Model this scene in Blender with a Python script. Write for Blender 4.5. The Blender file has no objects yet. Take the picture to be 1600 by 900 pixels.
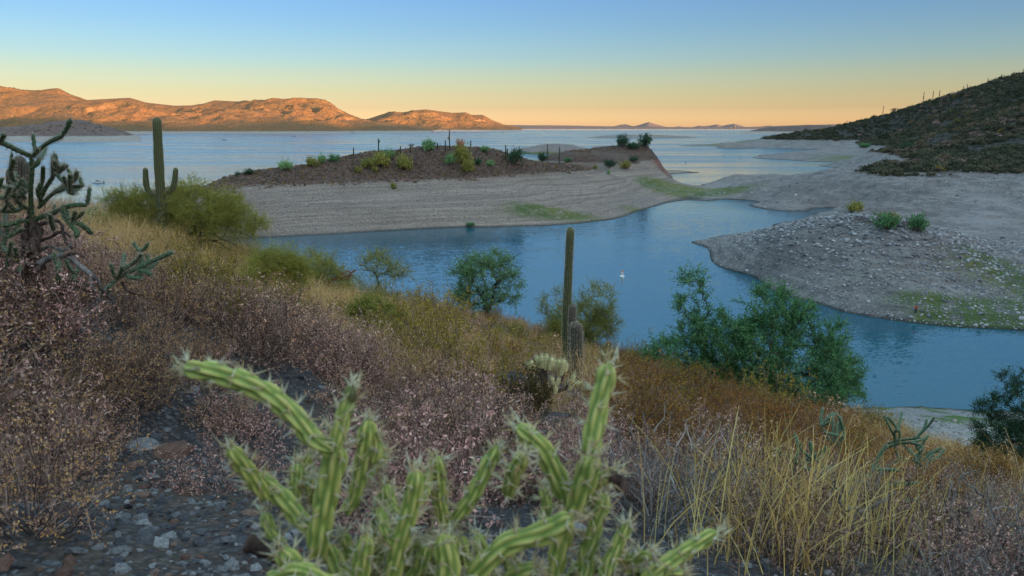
import bpy, bmesh, math, random
import numpy as np
from mathutils import Vector, Matrix, Euler

random.seed(7)
SC = bpy.context.scene
COL = SC.collection
R = math.radians

# ------------------------------------------------------------------ camera, sky, sun, exposure
FPX = 1150.0                                    # focal length in pixels of a 1600 px wide picture
PITCH = math.atan((450.0 - 198.0) / FPX)        # the horizon stands 252 px above the middle
CAMZ = 35.0                                     # eye height above the lake
cam = bpy.data.objects.new('camera', bpy.data.cameras.new('camera'))
COL.objects.link(cam)
cam.location = (0, 0, CAMZ)
cam.rotation_euler = (math.pi / 2 - PITCH, 0, 0)
cam.data.sensor_width = 36.0
cam.data.lens = 36.0 * FPX / 1600.0
cam.data.clip_start = 0.05
cam.data.clip_end = 120000
cam.data.dof.use_dof = True
cam.data.dof.focus_distance = 14.0
cam.data.dof.aperture_fstop = 7.1
SC.camera = cam

SUN_EL, SUN_AZ = 2.6, 138.0                     # azimuth clockwise from +Y (the view direction): behind, to the right
world = bpy.data.worlds.new('World')
SC.world = world
world.use_nodes = True
wn = world.node_tree.nodes
wl = world.node_tree.links
sky_node = wn.new('ShaderNodeTexSky')
sky_node.sky_type = 'NISHITA'
sky_node.sun_disc = False
sky_node.sun_elevation = R(5.0)
sky_node.sun_rotation = R(SUN_AZ)
sky_node.altitude = 500
sky_node.air_density = 1.0
sky_node.dust_density = 1.0
sky_node.ozone_density = 3.0
# sky tint by elevation, all round: unseen upper sky brightened to light the foreground
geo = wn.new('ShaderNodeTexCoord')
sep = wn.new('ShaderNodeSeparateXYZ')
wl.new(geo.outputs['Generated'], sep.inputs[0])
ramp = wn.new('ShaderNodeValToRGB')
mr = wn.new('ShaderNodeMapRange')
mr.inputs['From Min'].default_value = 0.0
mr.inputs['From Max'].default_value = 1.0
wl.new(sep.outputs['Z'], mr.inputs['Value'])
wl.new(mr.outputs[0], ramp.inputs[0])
SKY_TINT = [(0.0, (.92, .64, .64)), (0.4, (.83, .595, .58)), (1.4, (.565, .40, .37)), (2.4, (.495, .355, .297)),
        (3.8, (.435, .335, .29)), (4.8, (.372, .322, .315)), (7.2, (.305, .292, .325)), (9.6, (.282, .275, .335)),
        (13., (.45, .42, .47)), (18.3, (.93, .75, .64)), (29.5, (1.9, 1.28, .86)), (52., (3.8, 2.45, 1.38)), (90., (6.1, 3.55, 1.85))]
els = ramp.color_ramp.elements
while len(els) < len(SKY_TINT):
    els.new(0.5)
for e, (a, c) in zip(els, SKY_TINT):
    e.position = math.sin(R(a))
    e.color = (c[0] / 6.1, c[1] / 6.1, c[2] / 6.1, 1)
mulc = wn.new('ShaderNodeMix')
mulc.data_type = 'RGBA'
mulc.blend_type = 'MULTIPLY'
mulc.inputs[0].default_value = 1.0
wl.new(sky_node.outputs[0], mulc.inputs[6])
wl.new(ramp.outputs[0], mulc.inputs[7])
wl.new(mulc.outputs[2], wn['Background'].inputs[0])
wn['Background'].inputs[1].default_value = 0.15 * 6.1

sun = bpy.data.objects.new('sun', bpy.data.lights.new('sun', 'SUN'))
COL.objects.link(sun)
sun.data.energy = 2.5
sun.data.angle = R(0.5)
sun.data.color = (1.0, 0.56, 0.26)
_s = Vector((math.sin(R(SUN_AZ)) * math.cos(R(SUN_EL)), math.cos(R(SUN_AZ)) * math.cos(R(SUN_EL)), math.sin(R(SUN_EL))))
sun.rotation_euler = _s.to_track_quat('Z', 'Y').to_euler()
sun.location = (60, -80, 120)

SC.view_settings.view_transform = 'Standard'
SC.view_settings.look = 'None'
SC.view_settings.gamma = 1.0
SC.view_settings.exposure = 2.45
SC.view_settings.use_curve_mapping = False
SC.render.engine = 'CYCLES'
SC.cycles.max_bounces = 5
SC.cycles.diffuse_bounces = 2
SC.cycles.glossy_bounces = 3
SC.cycles.transparent_max_bounces = 6
SC.cycles.use_denoising = True
SC.cycles.adaptive_threshold = 0.02

# ------------------------------------------------------------------ geometry helpers
_FW = np.array([0, math.cos(PITCH), -math.sin(PITCH)])
_UP = np.array([0, math.sin(PITCH), math.cos(PITCH)])
def ray(px, py):
    d = _FW + _UP * (-(py - 450.0) / FPX)
    d[0] = (px - 800.0) / FPX
    return d
def at(px, py, Y):
    d = ray(px, py)
    t = Y / d[1]
    return (d[0] * t, Y, CAMZ + d[2] * t)
def atz(px, py, z):
    d = ray(px, py)
    t = (z - CAMZ) / d[2]
    return (d[0] * t, d[1] * t, z)

def _hash(ix, iy, seed):
    h = (ix.astype(np.int64) * 374761393 + iy.astype(np.int64) * 668265263 + seed * 974711) & 0xffffffff
    h = ((h ^ (h >> 13)) * 1274126177) & 0xffffffff
    h = h ^ (h >> 16)
    return (h & 0xffffff) / float(0xffffff)
def vnoise(x, y, seed=0):
    x = np.asarray(x, float); y = np.asarray(y, float)
    ix = np.floor(x); iy = np.floor(y)
    fx = x - ix; fy = y - iy
    fx = fx * fx * fx * (fx * (fx * 6 - 15) + 10); fy = fy * fy * fy * (fy * (fy * 6 - 15) + 10)
    a = _hash(ix, iy, seed); b = _hash(ix + 1, iy, seed); c = _hash(ix, iy + 1, seed); d = _hash(ix + 1, iy + 1, seed)
    return (a + (b - a) * fx) * (1 - fy) + (c + (d - c) * fx) * fy
def fbm(x, y, octaves=4, seed=0, gain=.5):
    s = 0; amp = 1; tot = 0
    for k in range(octaves):
        ca, sa = math.cos(k * 1.1), math.sin(k * 1.1)
        s = s + amp * (vnoise((x * ca - y * sa) * 2 ** k + 17 * k, (x * sa + y * ca) * 2 ** k - 9 * k, seed + k) - .5)
        tot += amp; amp *= gain
    return s / tot * 2
def ridged(x, y, octaves=4, seed=0):
    s = 0; amp = 1; tot = 0
    for k in range(octaves):
        ca, sa = math.cos(k * .9), math.sin(k * .9)
        n = vnoise((x * ca - y * sa) * 2 ** k + 31 * k, (x * sa + y * ca) * 2 ** k + 7 * k, seed + k)
        s = s + amp * (1 - np.abs(2 * n - 1)); tot += amp; amp *= .5
    return s / tot
def sstep(a, b, x):
    t = np.clip((np.asarray(x, float) - a) / (b - a), 0, 1)
    return t * t * (3 - 2 * t)

class Spline:
    """thin-plate surface through spot heights"""
    def __init__(self, pts, smooth=0.0):
        p = np.array(pts, float)
        self.s = np.abs(p[:, :2]).max()
        self.p = p[:, :2] / self.s
        n = len(p)
        K = self.k(self.p, self.p) + smooth * np.eye(n)
        A = np.zeros((n + 3, n + 3))
        A[:n, :n] = K; A[:n, n] = 1; A[:n, n + 1:] = self.p; A[n, :n] = 1; A[n + 1:, :n] = self.p.T
        self.w = np.linalg.solve(A, np.concatenate([p[:, 2], [0, 0, 0]]))
    @staticmethod
    def k(a, b):
        r2 = ((a[:, None, :] - b[None, :, :]) ** 2).sum(-1)
        return .5 * r2 * np.log(r2 + 1e-12)
    def __call__(self, x, y):
        x = np.asarray(x, float); sh = x.shape
        q = np.stack([x.ravel(), np.asarray(y, float).ravel()], 1) / self.s
        out = np.empty(len(q)); n = len(self.p)
        for i in range(0, len(q), 20000):
            c = q[i:i + 20000]
            out[i:i + 20000] = self.k(c, self.p) @ self.w[:n] + self.w[n] + c @ self.w[n + 1:]
        return out.reshape(sh)

class MB:
    """collects shapes; build() links them as one mesh object"""
    def __init__(self):
        self.v = []; self.f3 = []; self.f4 = []; self.t = []; self.n = 0; self.m3 = []; self.m4 = []
    def add(self, v, f, tint=.5, mat=0):
        v = np.asarray(v, float).reshape(-1, 3); f = np.asarray(f, int)
        self.v.append(v)
        self.t.append(np.broadcast_to(np.asarray(tint, float), (len(v),)).copy())
        if f.shape[1] == 3:
            self.f3.append(f + self.n); self.m3.append(np.full(len(f), mat))
        else:
            self.f4.append(f + self.n); self.m4.append(np.full(len(f), mat))
        self.n += len(v)
    def tube(self, pts, rad, sides=6, tint=.5, cap=True, mat=0):
        pts = np.asarray(pts, float); n = len(pts)
        rad = np.broadcast_to(np.asarray(rad, float), (n,))
        d = np.gradient(pts, axis=0); d /= np.linalg.norm(d, axis=1)[:, None] + 1e-12
        u = np.cross(d[0], [0, 0, 1.0]);
        if np.linalg.norm(u) < 1e-3: u = np.cross(d[0], [1.0, 0, 0])
        vs = []
        ang = np.arange(sides) * 2 * math.pi / sides
        for i in range(n):
            u = u - d[i] * (u @ d[i]); u /= np.linalg.norm(u) + 1e-12
            w = np.cross(d[i], u)
            vs.append(pts[i] + rad[i] * (np.cos(ang)[:, None] * u + np.sin(ang)[:, None] * w))
        v = np.concatenate(vs)
        k = np.arange(sides); k2 = (k + 1) % sides
        f = np.concatenate([np.stack([i * sides + k, i * sides + k2, (i + 1) * sides + k2, (i + 1) * sides + k], 1) for i in range(n - 1)])
        tt = np.repeat(np.broadcast_to(np.asarray(tint, float), (n,)), sides)
        self.add(v, f, tt, mat)
        if cap:
            b = self.n
            self.add(np.concatenate([vs[-1], [pts[-1] + d[-1] * rad[-1] * .5]]), np.stack([k, k2, np.full(sides, sides)], 1), float(tt[-1]), mat)
    def leaves(self, p, size, dirs=None, aspect=.5, tint=None, rng=None, mat=0, flat=0.0):
        """diamond leaf faces at points p"""
        p = np.asarray(p, float); n = len(p)
        rng = rng or np.random.default_rng(1)
        a = rng.normal(size=(n, 3)) if dirs is None else np.asarray(dirs, float) + .45 * rng.normal(size=(n, 3))
        a /= np.linalg.norm(a, axis=1)[:, None] + 1e-9
        b = rng.normal(size=(n, 3)); b[:, 2] *= (1 - flat)
        b = np.cross(a, b); b /= np.linalg.norm(b, axis=1)[:, None] + 1e-9
        s = np.broadcast_to(np.asarray(size, float), (n,))[:, None] * rng.uniform(.6, 1.3, (n, 1))
        nrm = np.cross(a, b)
        v = np.stack([p, p + a * s * .5 + b * s * aspect * .5 + nrm * s * .08, p + a * s, p + a * s * .5 - b * s * aspect * .5 + nrm * s * .08], 1).reshape(-1, 3)
        f = np.arange(4 * n).reshape(n, 4)
        t = rng.uniform(0, 1, n) if tint is None else np.broadcast_to(np.asarray(tint, float), (n,))
        self.add(v, f, np.repeat(t, 4), mat)
    def mesh(self, name, mats, smooth=False):
        me = bpy.data.meshes.new(name)
        v = np.concatenate(self.v)
        f3 = np.concatenate(self.f3) if self.f3 else np.zeros((0, 3), int)
        f4 = np.concatenate(self.f4) if self.f4 else np.zeros((0, 4), int)
        me.vertices.add(len(v)); me.vertices.foreach_set('co', v.astype(np.float32).ravel())
        loops = np.concatenate([f3.ravel(), f4.ravel()]).astype(np.int32)
        me.loops.add(len(loops)); me.loops.foreach_set('vertex_index', loops)
        tot = np.concatenate([np.full(len(f3), 3), np.full(len(f4), 4)]).astype(np.int32)
        start = np.concatenate([[0], np.cumsum(tot)[:-1]]).astype(np.int32)
        me.polygons.add(len(tot)); me.polygons.foreach_set('loop_start', start); me.polygons.foreach_set('loop_total', tot)
        for m in (mats if isinstance(mats, (list, tuple)) else [mats]):
            me.materials.append(m)
        mi = np.concatenate(self.m3 + self.m4) if (self.m3 or self.m4) else []
        me.polygons.foreach_set('material_index', np.asarray(mi, np.int32))
        if smooth:
            me.polygons.foreach_set('use_smooth', np.ones(len(tot), bool))
        a = me.attributes.new('tint', 'FLOAT', 'POINT')
        a.data.foreach_set('value', np.concatenate(self.t).astype(np.float32))
        me.update(calc_edges=True)
        me.validate()
        return me
    def build(self, name, mats, parent=None, smooth=False, loc=None):
        o = bpy.data.objects.new(name, self.mesh(name, mats, smooth))
        COL.objects.link(o)
        if parent is not None: o.parent = parent
        if loc is not None: o.location = loc
        return o

def tag(o, label=None, cat=None, group=None, kind=None):
    if label: o['label'] = label
    if cat: o['category'] = cat
    if group: o['group'] = group
    if kind: o['kind'] = kind
    return o
def empty(name, loc=(0, 0, 0), rz=0, s=1.0):
    o = bpy.data.objects.new(name, None)
    COL.objects.link(o)
    o.location = loc; o.rotation_euler = (0, 0, rz); o.scale = (s, s, s) if not hasattr(s, '__len__') else s
    o.empty_display_size = .2
    return o
def copy_tree(o, parent=None):
    c = o.copy(); COL.objects.link(c)
    if parent is not None: c.parent = parent
    for ch in o.children: copy_tree(ch, c)
    return c

def grid_mesh(name, X, Y, Z, mat, attrs=None, keep=None, wrap=False):
    n, m = X.shape
    v = np.stack([X, Y, Z], -1).reshape(-1, 3)
    idx = np.arange(n * m).reshape(n, m)
    if wrap: idx = np.concatenate([idx, idx[:, :1]], 1)
    f = np.stack([idx[:-1, :-1], idx[:-1, 1:], idx[1:, 1:], idx[1:, :-1]], -1).reshape(-1, 4)
    if keep is not None:
        k = keep(v[f].mean(1)) if callable(keep) else keep
        f = f[k]
        used = np.zeros(len(v), bool); used[f.ravel()] = True
        re = np.cumsum(used) - 1
        f = re[f]
        v = v[used]
        attrs = {q: a.ravel()[used] for q, a in (attrs or {}).items()}
    mb = MB(); mb.add(v, f)
    o = mb.build(name, mat, smooth=True)
    for q, a in (attrs or {}).items():
        at_ = o.data.attributes.new(q, 'FLOAT', 'POINT')
        at_.data.foreach_set('value', np.asarray(a, np.float32).ravel())
    return o

# ------------------------------------------------------------------ materials
class NT:
    def __init__(self, name):
        self.m = bpy.data.materials.new(name); self.m.use_nodes = True
        self.t = self.m.node_tree; self.n = self.t.nodes; self.l = self.t.links
        self.b = self.n['Principled BSDF']; self.out = self.n['Material Output']
    def node(self, kind, **kw):
        q = self.n.new('ShaderNode' + kind)
        for k, v in kw.items(): setattr(q, k, v)
        return q
    def set(self, sock, v):
        if isinstance(v, bpy.types.NodeSocket): self.l.new(v, sock)
        elif v is not None:
            if hasattr(v, '__len__') and len(v) == 3 and len(getattr(sock, 'default_value', (0, 0, 0))) == 4: v = (*v, 1)
            sock.default_value = v
    def noise(self, scale, detail=4, rough=.55, vec=None, dist=0.0):
        q = self.node('TexNoise'); q.inputs['Scale'].default_value = scale; q.inputs['Detail'].default_value = detail
        q.inputs['Roughness'].default_value = rough; q.inputs['Distortion'].default_value = dist
        if vec is not None: self.l.new(vec, q.inputs['Vector'])
        return q
    def voro(self, scale, vec=None, feature='F1', rnd=1.0):
        q = self.node('TexVoronoi', feature=feature); q.inputs['Scale'].default_value = scale; q.inputs['Randomness'].default_value = rnd
        if vec is not None: self.l.new(vec, q.inputs['Vector'])
        return q
    def mix(self, f, a, b, blend='MIX'):
        q = self.node('Mix', data_type='RGBA', blend_type=blend)
        self.set(q.inputs[0], f); self.set(q.inputs[6], a); self.set(q.inputs[7], b)
        return q.outputs[2]
    def math(self, op, a, b=None, c=None, clamp=False):
        q = self.node('Math', operation=op, use_clamp=clamp)
        self.set(q.inputs[0], a)
        if b is not None: self.set(q.inputs[1], b)
        if c is not None: self.set(q.inputs[2], c)
        return q.outputs[0]
    def rng(self, v, a, b, c=0.0, d=1.0, smooth=True):
        q = self.node('MapRange'); q.interpolation_type = 'SMOOTHSTEP' if smooth else 'LINEAR'
        self.set(q.inputs['Value'], v)
        for k, x in zip(('From Min', 'From Max', 'To Min', 'To Max'), (a, b, c, d)): q.inputs[k].default_value = x
        return q.outputs[0]
    def ramp(self, v, stops):
        q = self.node('ValToRGB'); e = q.color_ramp.elements
        while len(e) < len(stops): e.new(.5)
        for x, (p, c) in zip(e, stops): x.position = p; x.color = (*c, 1)
        self.l.new(v, q.inputs[0])
        return q.outputs[0]
    def attr(self, name): return self.node('Attribute', attribute_name=name).outputs['Fac']
    def pos(self): return self.node('NewGeometry').outputs['Position']
    def obj(self): return self.node('TexCoord').outputs['Object']
    def scale(self, v, s):
        q = self.node('Mapping'); self.l.new(v, q.inputs[0]); q.inputs['Scale'].default_value = s
        return q.outputs[0]
    def bump(self, h, strength=.5, dist=.1, normal=None):
        q = self.node('Bump'); q.inputs['Strength'].default_value = strength; q.inputs['Distance'].default_value = dist
        self.l.new(h, q.inputs['Height'])
        if normal is not None: self.l.new(normal, q.inputs['Normal'])
        return q.outputs[0]
    def done(self, col=None, rough=.8, normal=None, spec=.2):
        self.set(self.b.inputs['Base Color'], col); self.set(self.b.inputs['Roughness'], rough)
        self.b.inputs['Specular IOR Level'].default_value = spec
        if normal is not None: self.l.new(normal, self.b.inputs['Normal'])
        return self.m

MATS = {}
def plain(name, col, rough=.7, metal=0.0):
    q = NT(name)
    n = q.noise(9, 3, vec=q.obj())
    c = q.mix(q.rng(n.outputs[0], .3, .7), tuple(x * .86 for x in col), tuple(min(1, x * 1.1) for x in col))
    q.b.inputs['Metallic'].default_value = metal
    return q.done(c, rough)
def foliage(name, stops, trans=.3, vary=.25, rough=.75):
    """leaf colour picked by the tint of each leaf, shifted a little for each plant"""
    q = NT(name)
    c = q.ramp(q.attr('tint'), stops)
    oi = q.node('ObjectInfo')
    hs = q.node('HueSaturation')
    q.l.new(q.rng(oi.outputs['Random'], 0, 1, 1 - vary, 1 + vary, False), hs.inputs['Value'])
    q.l.new(q.rng(oi.outputs['Random'], 0, 1, .5 + .03 * vary, .5 - .03 * vary, False), hs.inputs['Hue'])
    q.l.new(c, hs.inputs['Color'])
    q.done(hs.outputs[0], rough, spec=.15)
    if trans > 0:
        tr = q.node('BsdfTranslucent'); q.l.new(hs.outputs[0], tr.inputs[0])
        mx = q.node('MixShader'); mx.inputs[0].default_value = trans
        q.l.new(q.b.outputs[0], mx.inputs[1]); q.l.new(tr.outputs[0], mx.inputs[2]); q.l.new(mx.outputs[0], q.out.inputs[0])
    return q.m

RING = 13.0                                     # old high-water mark: pale gravel below it, scrub above

def shore_material():
    q = NT('shore_ground')
    p = q.pos()
    sp = q.node('SeparateXYZ'); q.l.new(p, sp.inputs[0]); z = sp.outputs['Z']
    big = q.noise(.035, 5, .6, p).outputs[0]
    med = q.noise(.3, 6, .65, p).outputs[0]
    fine = q.noise(2.2, 5, .7, p).outputs[0]
    vo = q.voro(1.1, p); vo2 = q.voro(.42, p)
    # terraces left by the falling lake
    bandv = q.node('CombineXYZ')
    q.l.new(q.math('MULTIPLY', sp.outputs['X'], .012), bandv.inputs[0]); q.l.new(q.math('MULTIPLY', sp.outputs['Y'], .012), bandv.inputs[1])
    q.l.new(q.math('MULTIPLY', z, 2.1), bandv.inputs[2])
    band = q.noise(1.0, 5, .7, bandv.outputs[0]).outputs[0]
    g1 = q.mix(q.rng(big, .3, .7), (.35, .25, .20), (.475, .35, .285))
    g1 = q.mix(q.rng(band, .35, .68), q.mix(.65, g1, (.12, .095, .08)), g1)
    g1 = q.mix(q.rng(fine, .42, .75, 0, .6), g1, (.53, .45, .40))
    g1 = q.mix(q.rng(vo.outputs['Distance'], .0, .28, .55, 0), g1, (.52, .44, .39))
    g1 = q.mix(q.rng(fine, .58, .36, 0, .65), g1, (.09, .08, .085))
    # mud flats on the right: greyer
    g2 = q.mix(q.rng(med, .3, .7), (.175, .155, .155), (.315, .28, .272))
    g2 = q.mix(q.rng(fine, .45, .7, 0, .5), g2, (.50, .47, .46))
    g2 = q.mix(q.rng(vo2.outputs['Distance'], .75, .95, 0, .5), g2, (.08, .08, .09))
    g2 = q.mix(q.rng(q.noise(.07, 6, .7, p, .8).outputs[0], .36, .62), q.mix(.55, g2, (.12, .11, .115)), g2)
    crk = q.voro(.11, q.mix(.06, p, q.noise(.2, 3, .6, p).outputs['Color'], 'ADD'), 'DISTANCE_TO_EDGE').outputs['Distance']
    g2 = q.mix(q.rng(crk, .0, .05, .16, 0), g2, (.06, .055, .06))
    g = q.mix(q.attr('grey'), g1, g2)
    g = q.mix(q.math('MULTIPLY', q.attr('path'), .75), g, (.30, .275, .28))
    g = q.mix(q.math('MULTIPLY', q.attr('red'), q.rng(med, .3, .6)), g, (.30, .13, .10))
    gm = q.math('MULTIPLY', q.rng(q.attr('grass'), .22, .85), q.rng(med, .32, .52, 0, 1.0), clamp=True)
    gm = q.math('MULTIPLY', gm, q.rng(fine, .3, .6, .55, 1.0))
    g = q.mix(gm, g, q.mix(q.rng(big, .4, .6), (.14, .16, .03), (.075, .12, .03)))
    # scrub soil above the ring
    s = q.mix(q.rng(med, .3, .7), (.075, .05, .045), (.16, .105, .085))
    s = q.mix(q.rng(fine, .45, .7), s, (.20, .135, .105))
    s = q.mix(q.attr('dark'), s, q.mix(q.rng(med, .35, .65), (.035, .038, .034), (.085, .08, .072)))
    ringh = q.math('ADD', z, q.math('MULTIPLY', q.math('SUBTRACT', med, .5), 3.0))
    c = q.mix(q.rng(ringh, RING - .8, RING + .8), g, s)
    wet = q.rng(q.math('ADD', z, q.math('MULTIPLY', q.math('SUBTRACT', med, .5), .3)), .05, .55, 1, 0)
    c = q.mix(q.math('MULTIPLY', wet, .75), c, (.03, .03, .03))
    h = q.math('ADD', q.math('MULTIPLY', fine, .6), q.math('MULTIPLY', vo.outputs['Distance'], -.5))
    h = q.math('ADD', h, q.math('MULTIPLY', band, 2.0))
    nb = q.bump(h, .9, .9)
    return q.done(c, .9, nb, .1)

def far_rock(name, a, b, dark, pale_rock, scrub=.12):
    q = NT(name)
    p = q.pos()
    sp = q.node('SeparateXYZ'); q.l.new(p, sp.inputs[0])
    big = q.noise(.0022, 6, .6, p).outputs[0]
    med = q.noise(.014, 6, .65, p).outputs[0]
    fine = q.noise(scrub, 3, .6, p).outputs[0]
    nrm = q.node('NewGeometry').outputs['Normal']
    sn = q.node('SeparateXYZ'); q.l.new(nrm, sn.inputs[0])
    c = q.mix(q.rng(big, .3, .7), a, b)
    c = q.mix(q.rng(med, .55, .75, 0, .5), c, pale_rock)
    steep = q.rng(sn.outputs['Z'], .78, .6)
    c = q.mix(q.math('MULTIPLY', steep, .6), c, pale_rock)  # steep faces and noise patches take the paler rock colour
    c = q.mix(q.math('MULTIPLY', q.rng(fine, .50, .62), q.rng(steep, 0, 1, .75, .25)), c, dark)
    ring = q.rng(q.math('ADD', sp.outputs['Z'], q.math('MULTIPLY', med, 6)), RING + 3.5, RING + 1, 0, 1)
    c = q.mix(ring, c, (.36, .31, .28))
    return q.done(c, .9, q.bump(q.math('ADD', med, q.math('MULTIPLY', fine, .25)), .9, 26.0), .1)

def water_material():
    q = NT('lake_water')
    p = q.pos()
    # small ripples drifting one way, longer wind streaks over them
    r1 = q.noise(1.0, 3, .6, q.scale(p, (1.5, 3.6, 1)))
    r2 = q.noise(1.0, 2, .5, q.scale(p, (.22, .7, 1)), .4)
    wind = q.noise(1.0, 4, .6, q.scale(p, (.0035, .018, 1)), .6).outputs[0]
    ln = q.node('VectorMath', operation='LENGTH'); q.l.new(p, ln.inputs[0])
    open_ = q.rng(ln.outputs['Value'], 380, 900, 1.0, 2.1)        # the bay lies sheltered, the open lake takes the wind
    amp = q.math('MULTIPLY', q.rng(wind, .35, .7, .20, .46), open_)
    def vec(n):
        v = q.node('VectorMath', operation='SUBTRACT'); q.l.new(n.outputs['Color'], v.inputs[0]); v.inputs[1].default_value = (.5, .5, .5)
        return v.outputs[0]
    s1 = q.node('VectorMath', operation='SCALE'); q.l.new(vec(r1), s1.inputs[0]); q.l.new(amp, s1.inputs['Scale'])
    s2 = q.node('VectorMath', operation='SCALE'); q.l.new(vec(r2), s2.inputs[0]); q.l.new(q.math('MULTIPLY', amp, .3), s2.inputs['Scale'])
    ad = q.node('VectorMath', operation='ADD'); q.l.new(s1.outputs[0], ad.inputs[0]); q.l.new(s2.outputs[0], ad.inputs[1])
    fl = q.node('VectorMath', operation='MULTIPLY'); q.l.new(ad.outputs[0], fl.inputs[0]); fl.inputs[1].default_value = (1, 1, 0)
    up = q.node('VectorMath', operation='ADD'); q.l.new(fl.outputs[0], up.inputs[0]); up.inputs[1].default_value = (0, 0, 1)
    no = q.node('VectorMath', operation='NORMALIZE'); q.l.new(up.outputs[0], no.inputs[0])
    rough = q.math('MULTIPLY', q.rng(wind, .35, .7, .07, .22), q.rng(ln.outputs['Value'], 300, 1100, .4, 1.5))
    q.done((.012, .082, .125), rough, no.outputs[0], .5)
    q.b.inputs['IOR'].default_value = 1.333
    return q.m
M_SHORE = shore_material()
M_WATER = water_material()

# ------------------------------------------------------------------ lake
def build_water():
    r = np.concatenate([[0], np.geomspace(30, 42000, 40)])
    th = np.linspace(0, 2 * math.pi, 97)[:-1]
    Rr, T = np.meshgrid(r, th, indexing='ij')
    o = grid_mesh('lake_water', Rr * np.sin(T), Rr * np.cos(T), np.zeros_like(Rr), M_WATER, wrap=True)
    tag(o, 'blue rippled lake reflecting the evening sky', kind='structure')
build_water()

# ------------------------------------------------------------------ shores of the bay, the peninsula and the hill on the right
def shore_points():
    P = []
    def z0(*pp, z=0.0):
        for a in pp: P.append(atz(a[0], a[1], z))
    def y0(*pp):
        for a in pp: P.append(at(*a))
    # --- peninsula
    z0((320, 377), (430, 370), (520, 366), (600, 361), (700, 356), (800, 354), (900, 349), (958, 344), (985, 336), (1020, 323), (1060, 314), (1086, 310))
    z0((130, 325), (240, 301), (340, 291), (450, 289), (560, 285), (680, 280), (800, 273), (870, 270), (930, 266), z=RING)
    y0((180, 345, 205), (300, 335, 236), (450, 330, 258), (600, 325, 268), (750, 318, 280), (880, 310, 310), (945, 300, 335))
    crest = [(340, 284, 300), (440, 262, 312), (520, 251, 322), (600, 242, 332), (660, 237, 340), (720, 233, 347), (770, 238, 358), (820, 247, 375), (870, 256, 392), (920, 262, 405)]
    y0(*crest)
    for a in crest:
        x, y, z = at(*a)
        k = (y + 55) / y
        P.append((x * k, y + 55, max(z - 13, 2))); k = (y + 110) / y
        if a[0] < 860: P.append((x * k, y + 110, -4))
    y0((130, 322, 215), (240, 297, 262)); P.append((-140, 275, 1)); P.append((-165, 300, -4)); P.append((-135, 330, -4)); P.append((-160, 235, 4)); P.append((-200, 260, -4))
    # second hump and its scarp
    y0((905, 248, 470), (940, 238, 500), (965, 229, 515), (990, 224, 520), (1012, 227, 520), (1022, 240, 515), (950, 252, 455), (990, 250, 460))
    y0((1035, 258, 525), (1000, 270, 440), (1000, 290, 395), (1035, 288, 425))
    z0((1066, 267), (1050, 272), (1036, 274), (1042, 279), (1070, 287), (1090, 290))
    P.append((60, 640, 4)); P.append((120, 640, -3)); P.append((60, 720, -4)); P.append((0, 560, 4)); P.append((0, 640, -4)); P.append((-60, 560, -3)); P.append((20, 500, 12))
    # --- isthmus
    z0((1100, 303), (1112, 296), (1125, 289), z=1.6)
    z0((1087, 311), (1118, 314), (1150, 312), (1170, 319), (1195, 328), (1230, 331), (1270, 335), (1300, 339))
    z0((1106, 287))
    # --- mud flats on the right
    y0((1140, 278, 455), (1200, 280, 430), (1240, 277, 432), (1275, 272, 440), (1300, 268, 452), (1330, 264, 450))
    z0((1140, 276), (1200, 276), (1260, 271), (1310, 264), (1335, 259), z=-.5)
    y0((1150, 296, 380), (1200, 297, 362), (1250, 303, 340), (1320, 300, 335), (1400, 300, 320), (1480, 300, 315), (1560, 300, 312), (1550, 330, 272), (1400, 325, 268), (1330, 322, 282))
    z0((1490, 360), (1600, 372), (1700, 380), z=2.0)
    z0((1375, 259), (1420, 261), (1480, 264), (1540, 267), (1600, 269), (1700, 274), z=RING)
    # --- gravel mound
    z0((1078, 380), (1110, 402), (1150, 425), (1200, 450), (1250, 468), (1300, 483), (1400, 503), (1500, 512), (1600, 516), (1700, 520))
    z0((1100, 374), (1150, 365), (1210, 356))
    z0((1330, 335), (1385, 342), (1430, 353), z=RING)
    y0((1250, 349, 215), (1290, 342, 208), (1475, 378, 165), (1510, 400, 158), (1545, 430, 150), (1600, 450, 150), (1700, 455, 150))
    y0((1200, 395, 175), (1300, 400, 163), (1400, 420, 152), (1480, 440, 146))
    z0((1250, 338), (1320, 330), z=-1.0); z0((1420, 345),  z=3.0); P.append((92, 250, -1))
    # --- water of the bay
    for a in ((600, 420), (750, 400), (900, 380), (1000, 370), (1050, 345), (1100, 335), (1180, 345), (1060, 400), (1150, 450), (1000, 450), (900, 480), (1250, 500), (1350, 540), (1500, 560), (1650, 560), (1230, 600), (450, 400), (330, 395), (1150, 325), (1500, 620)):
        P.append(atz(*a, -3.0))
    # --- lake behind
    for a in ((150, 290), (300, 262), (420, 245), (560, 226), (1100, 270), (1130, 265), (1180, 268), (1240, 262), (1100, 245), (1150, 250)):
        P.append(atz(*a, -4.0))
    # --- spit and beach below the big hill
    z0((1185, 244), (1215, 249), (1262, 252), (1310, 257))
    z0((1250, 258), (1180, 255), (1160, 243), (1200, 240), z=-3)
    y0((1215, 240, 860), (1260, 236, 900), (1320, 237, 880), (1370, 238, 840), (1340, 250, 690), (1390, 244, 700))
    z0((1220, 234.5), (1300, 235), (1360, 236.5), z=-1.5)
    z0((1075, 228), (1150, 230), (1215, 231.5), (1300, 233), (1365, 234))
    z0((1050, 229), (1120, 234), (1160, 236), z=-4)
    z0((1235, 218.5), (1300, 219), (1360, 219.5), (1405, 221), z=RING)
    y0((1130, 224, 1290), (1180, 221, 1350))
    P.append((500, 1600, -4)); P.append((330, 1500, -4)); P.append((620, 1700, 5))
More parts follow.
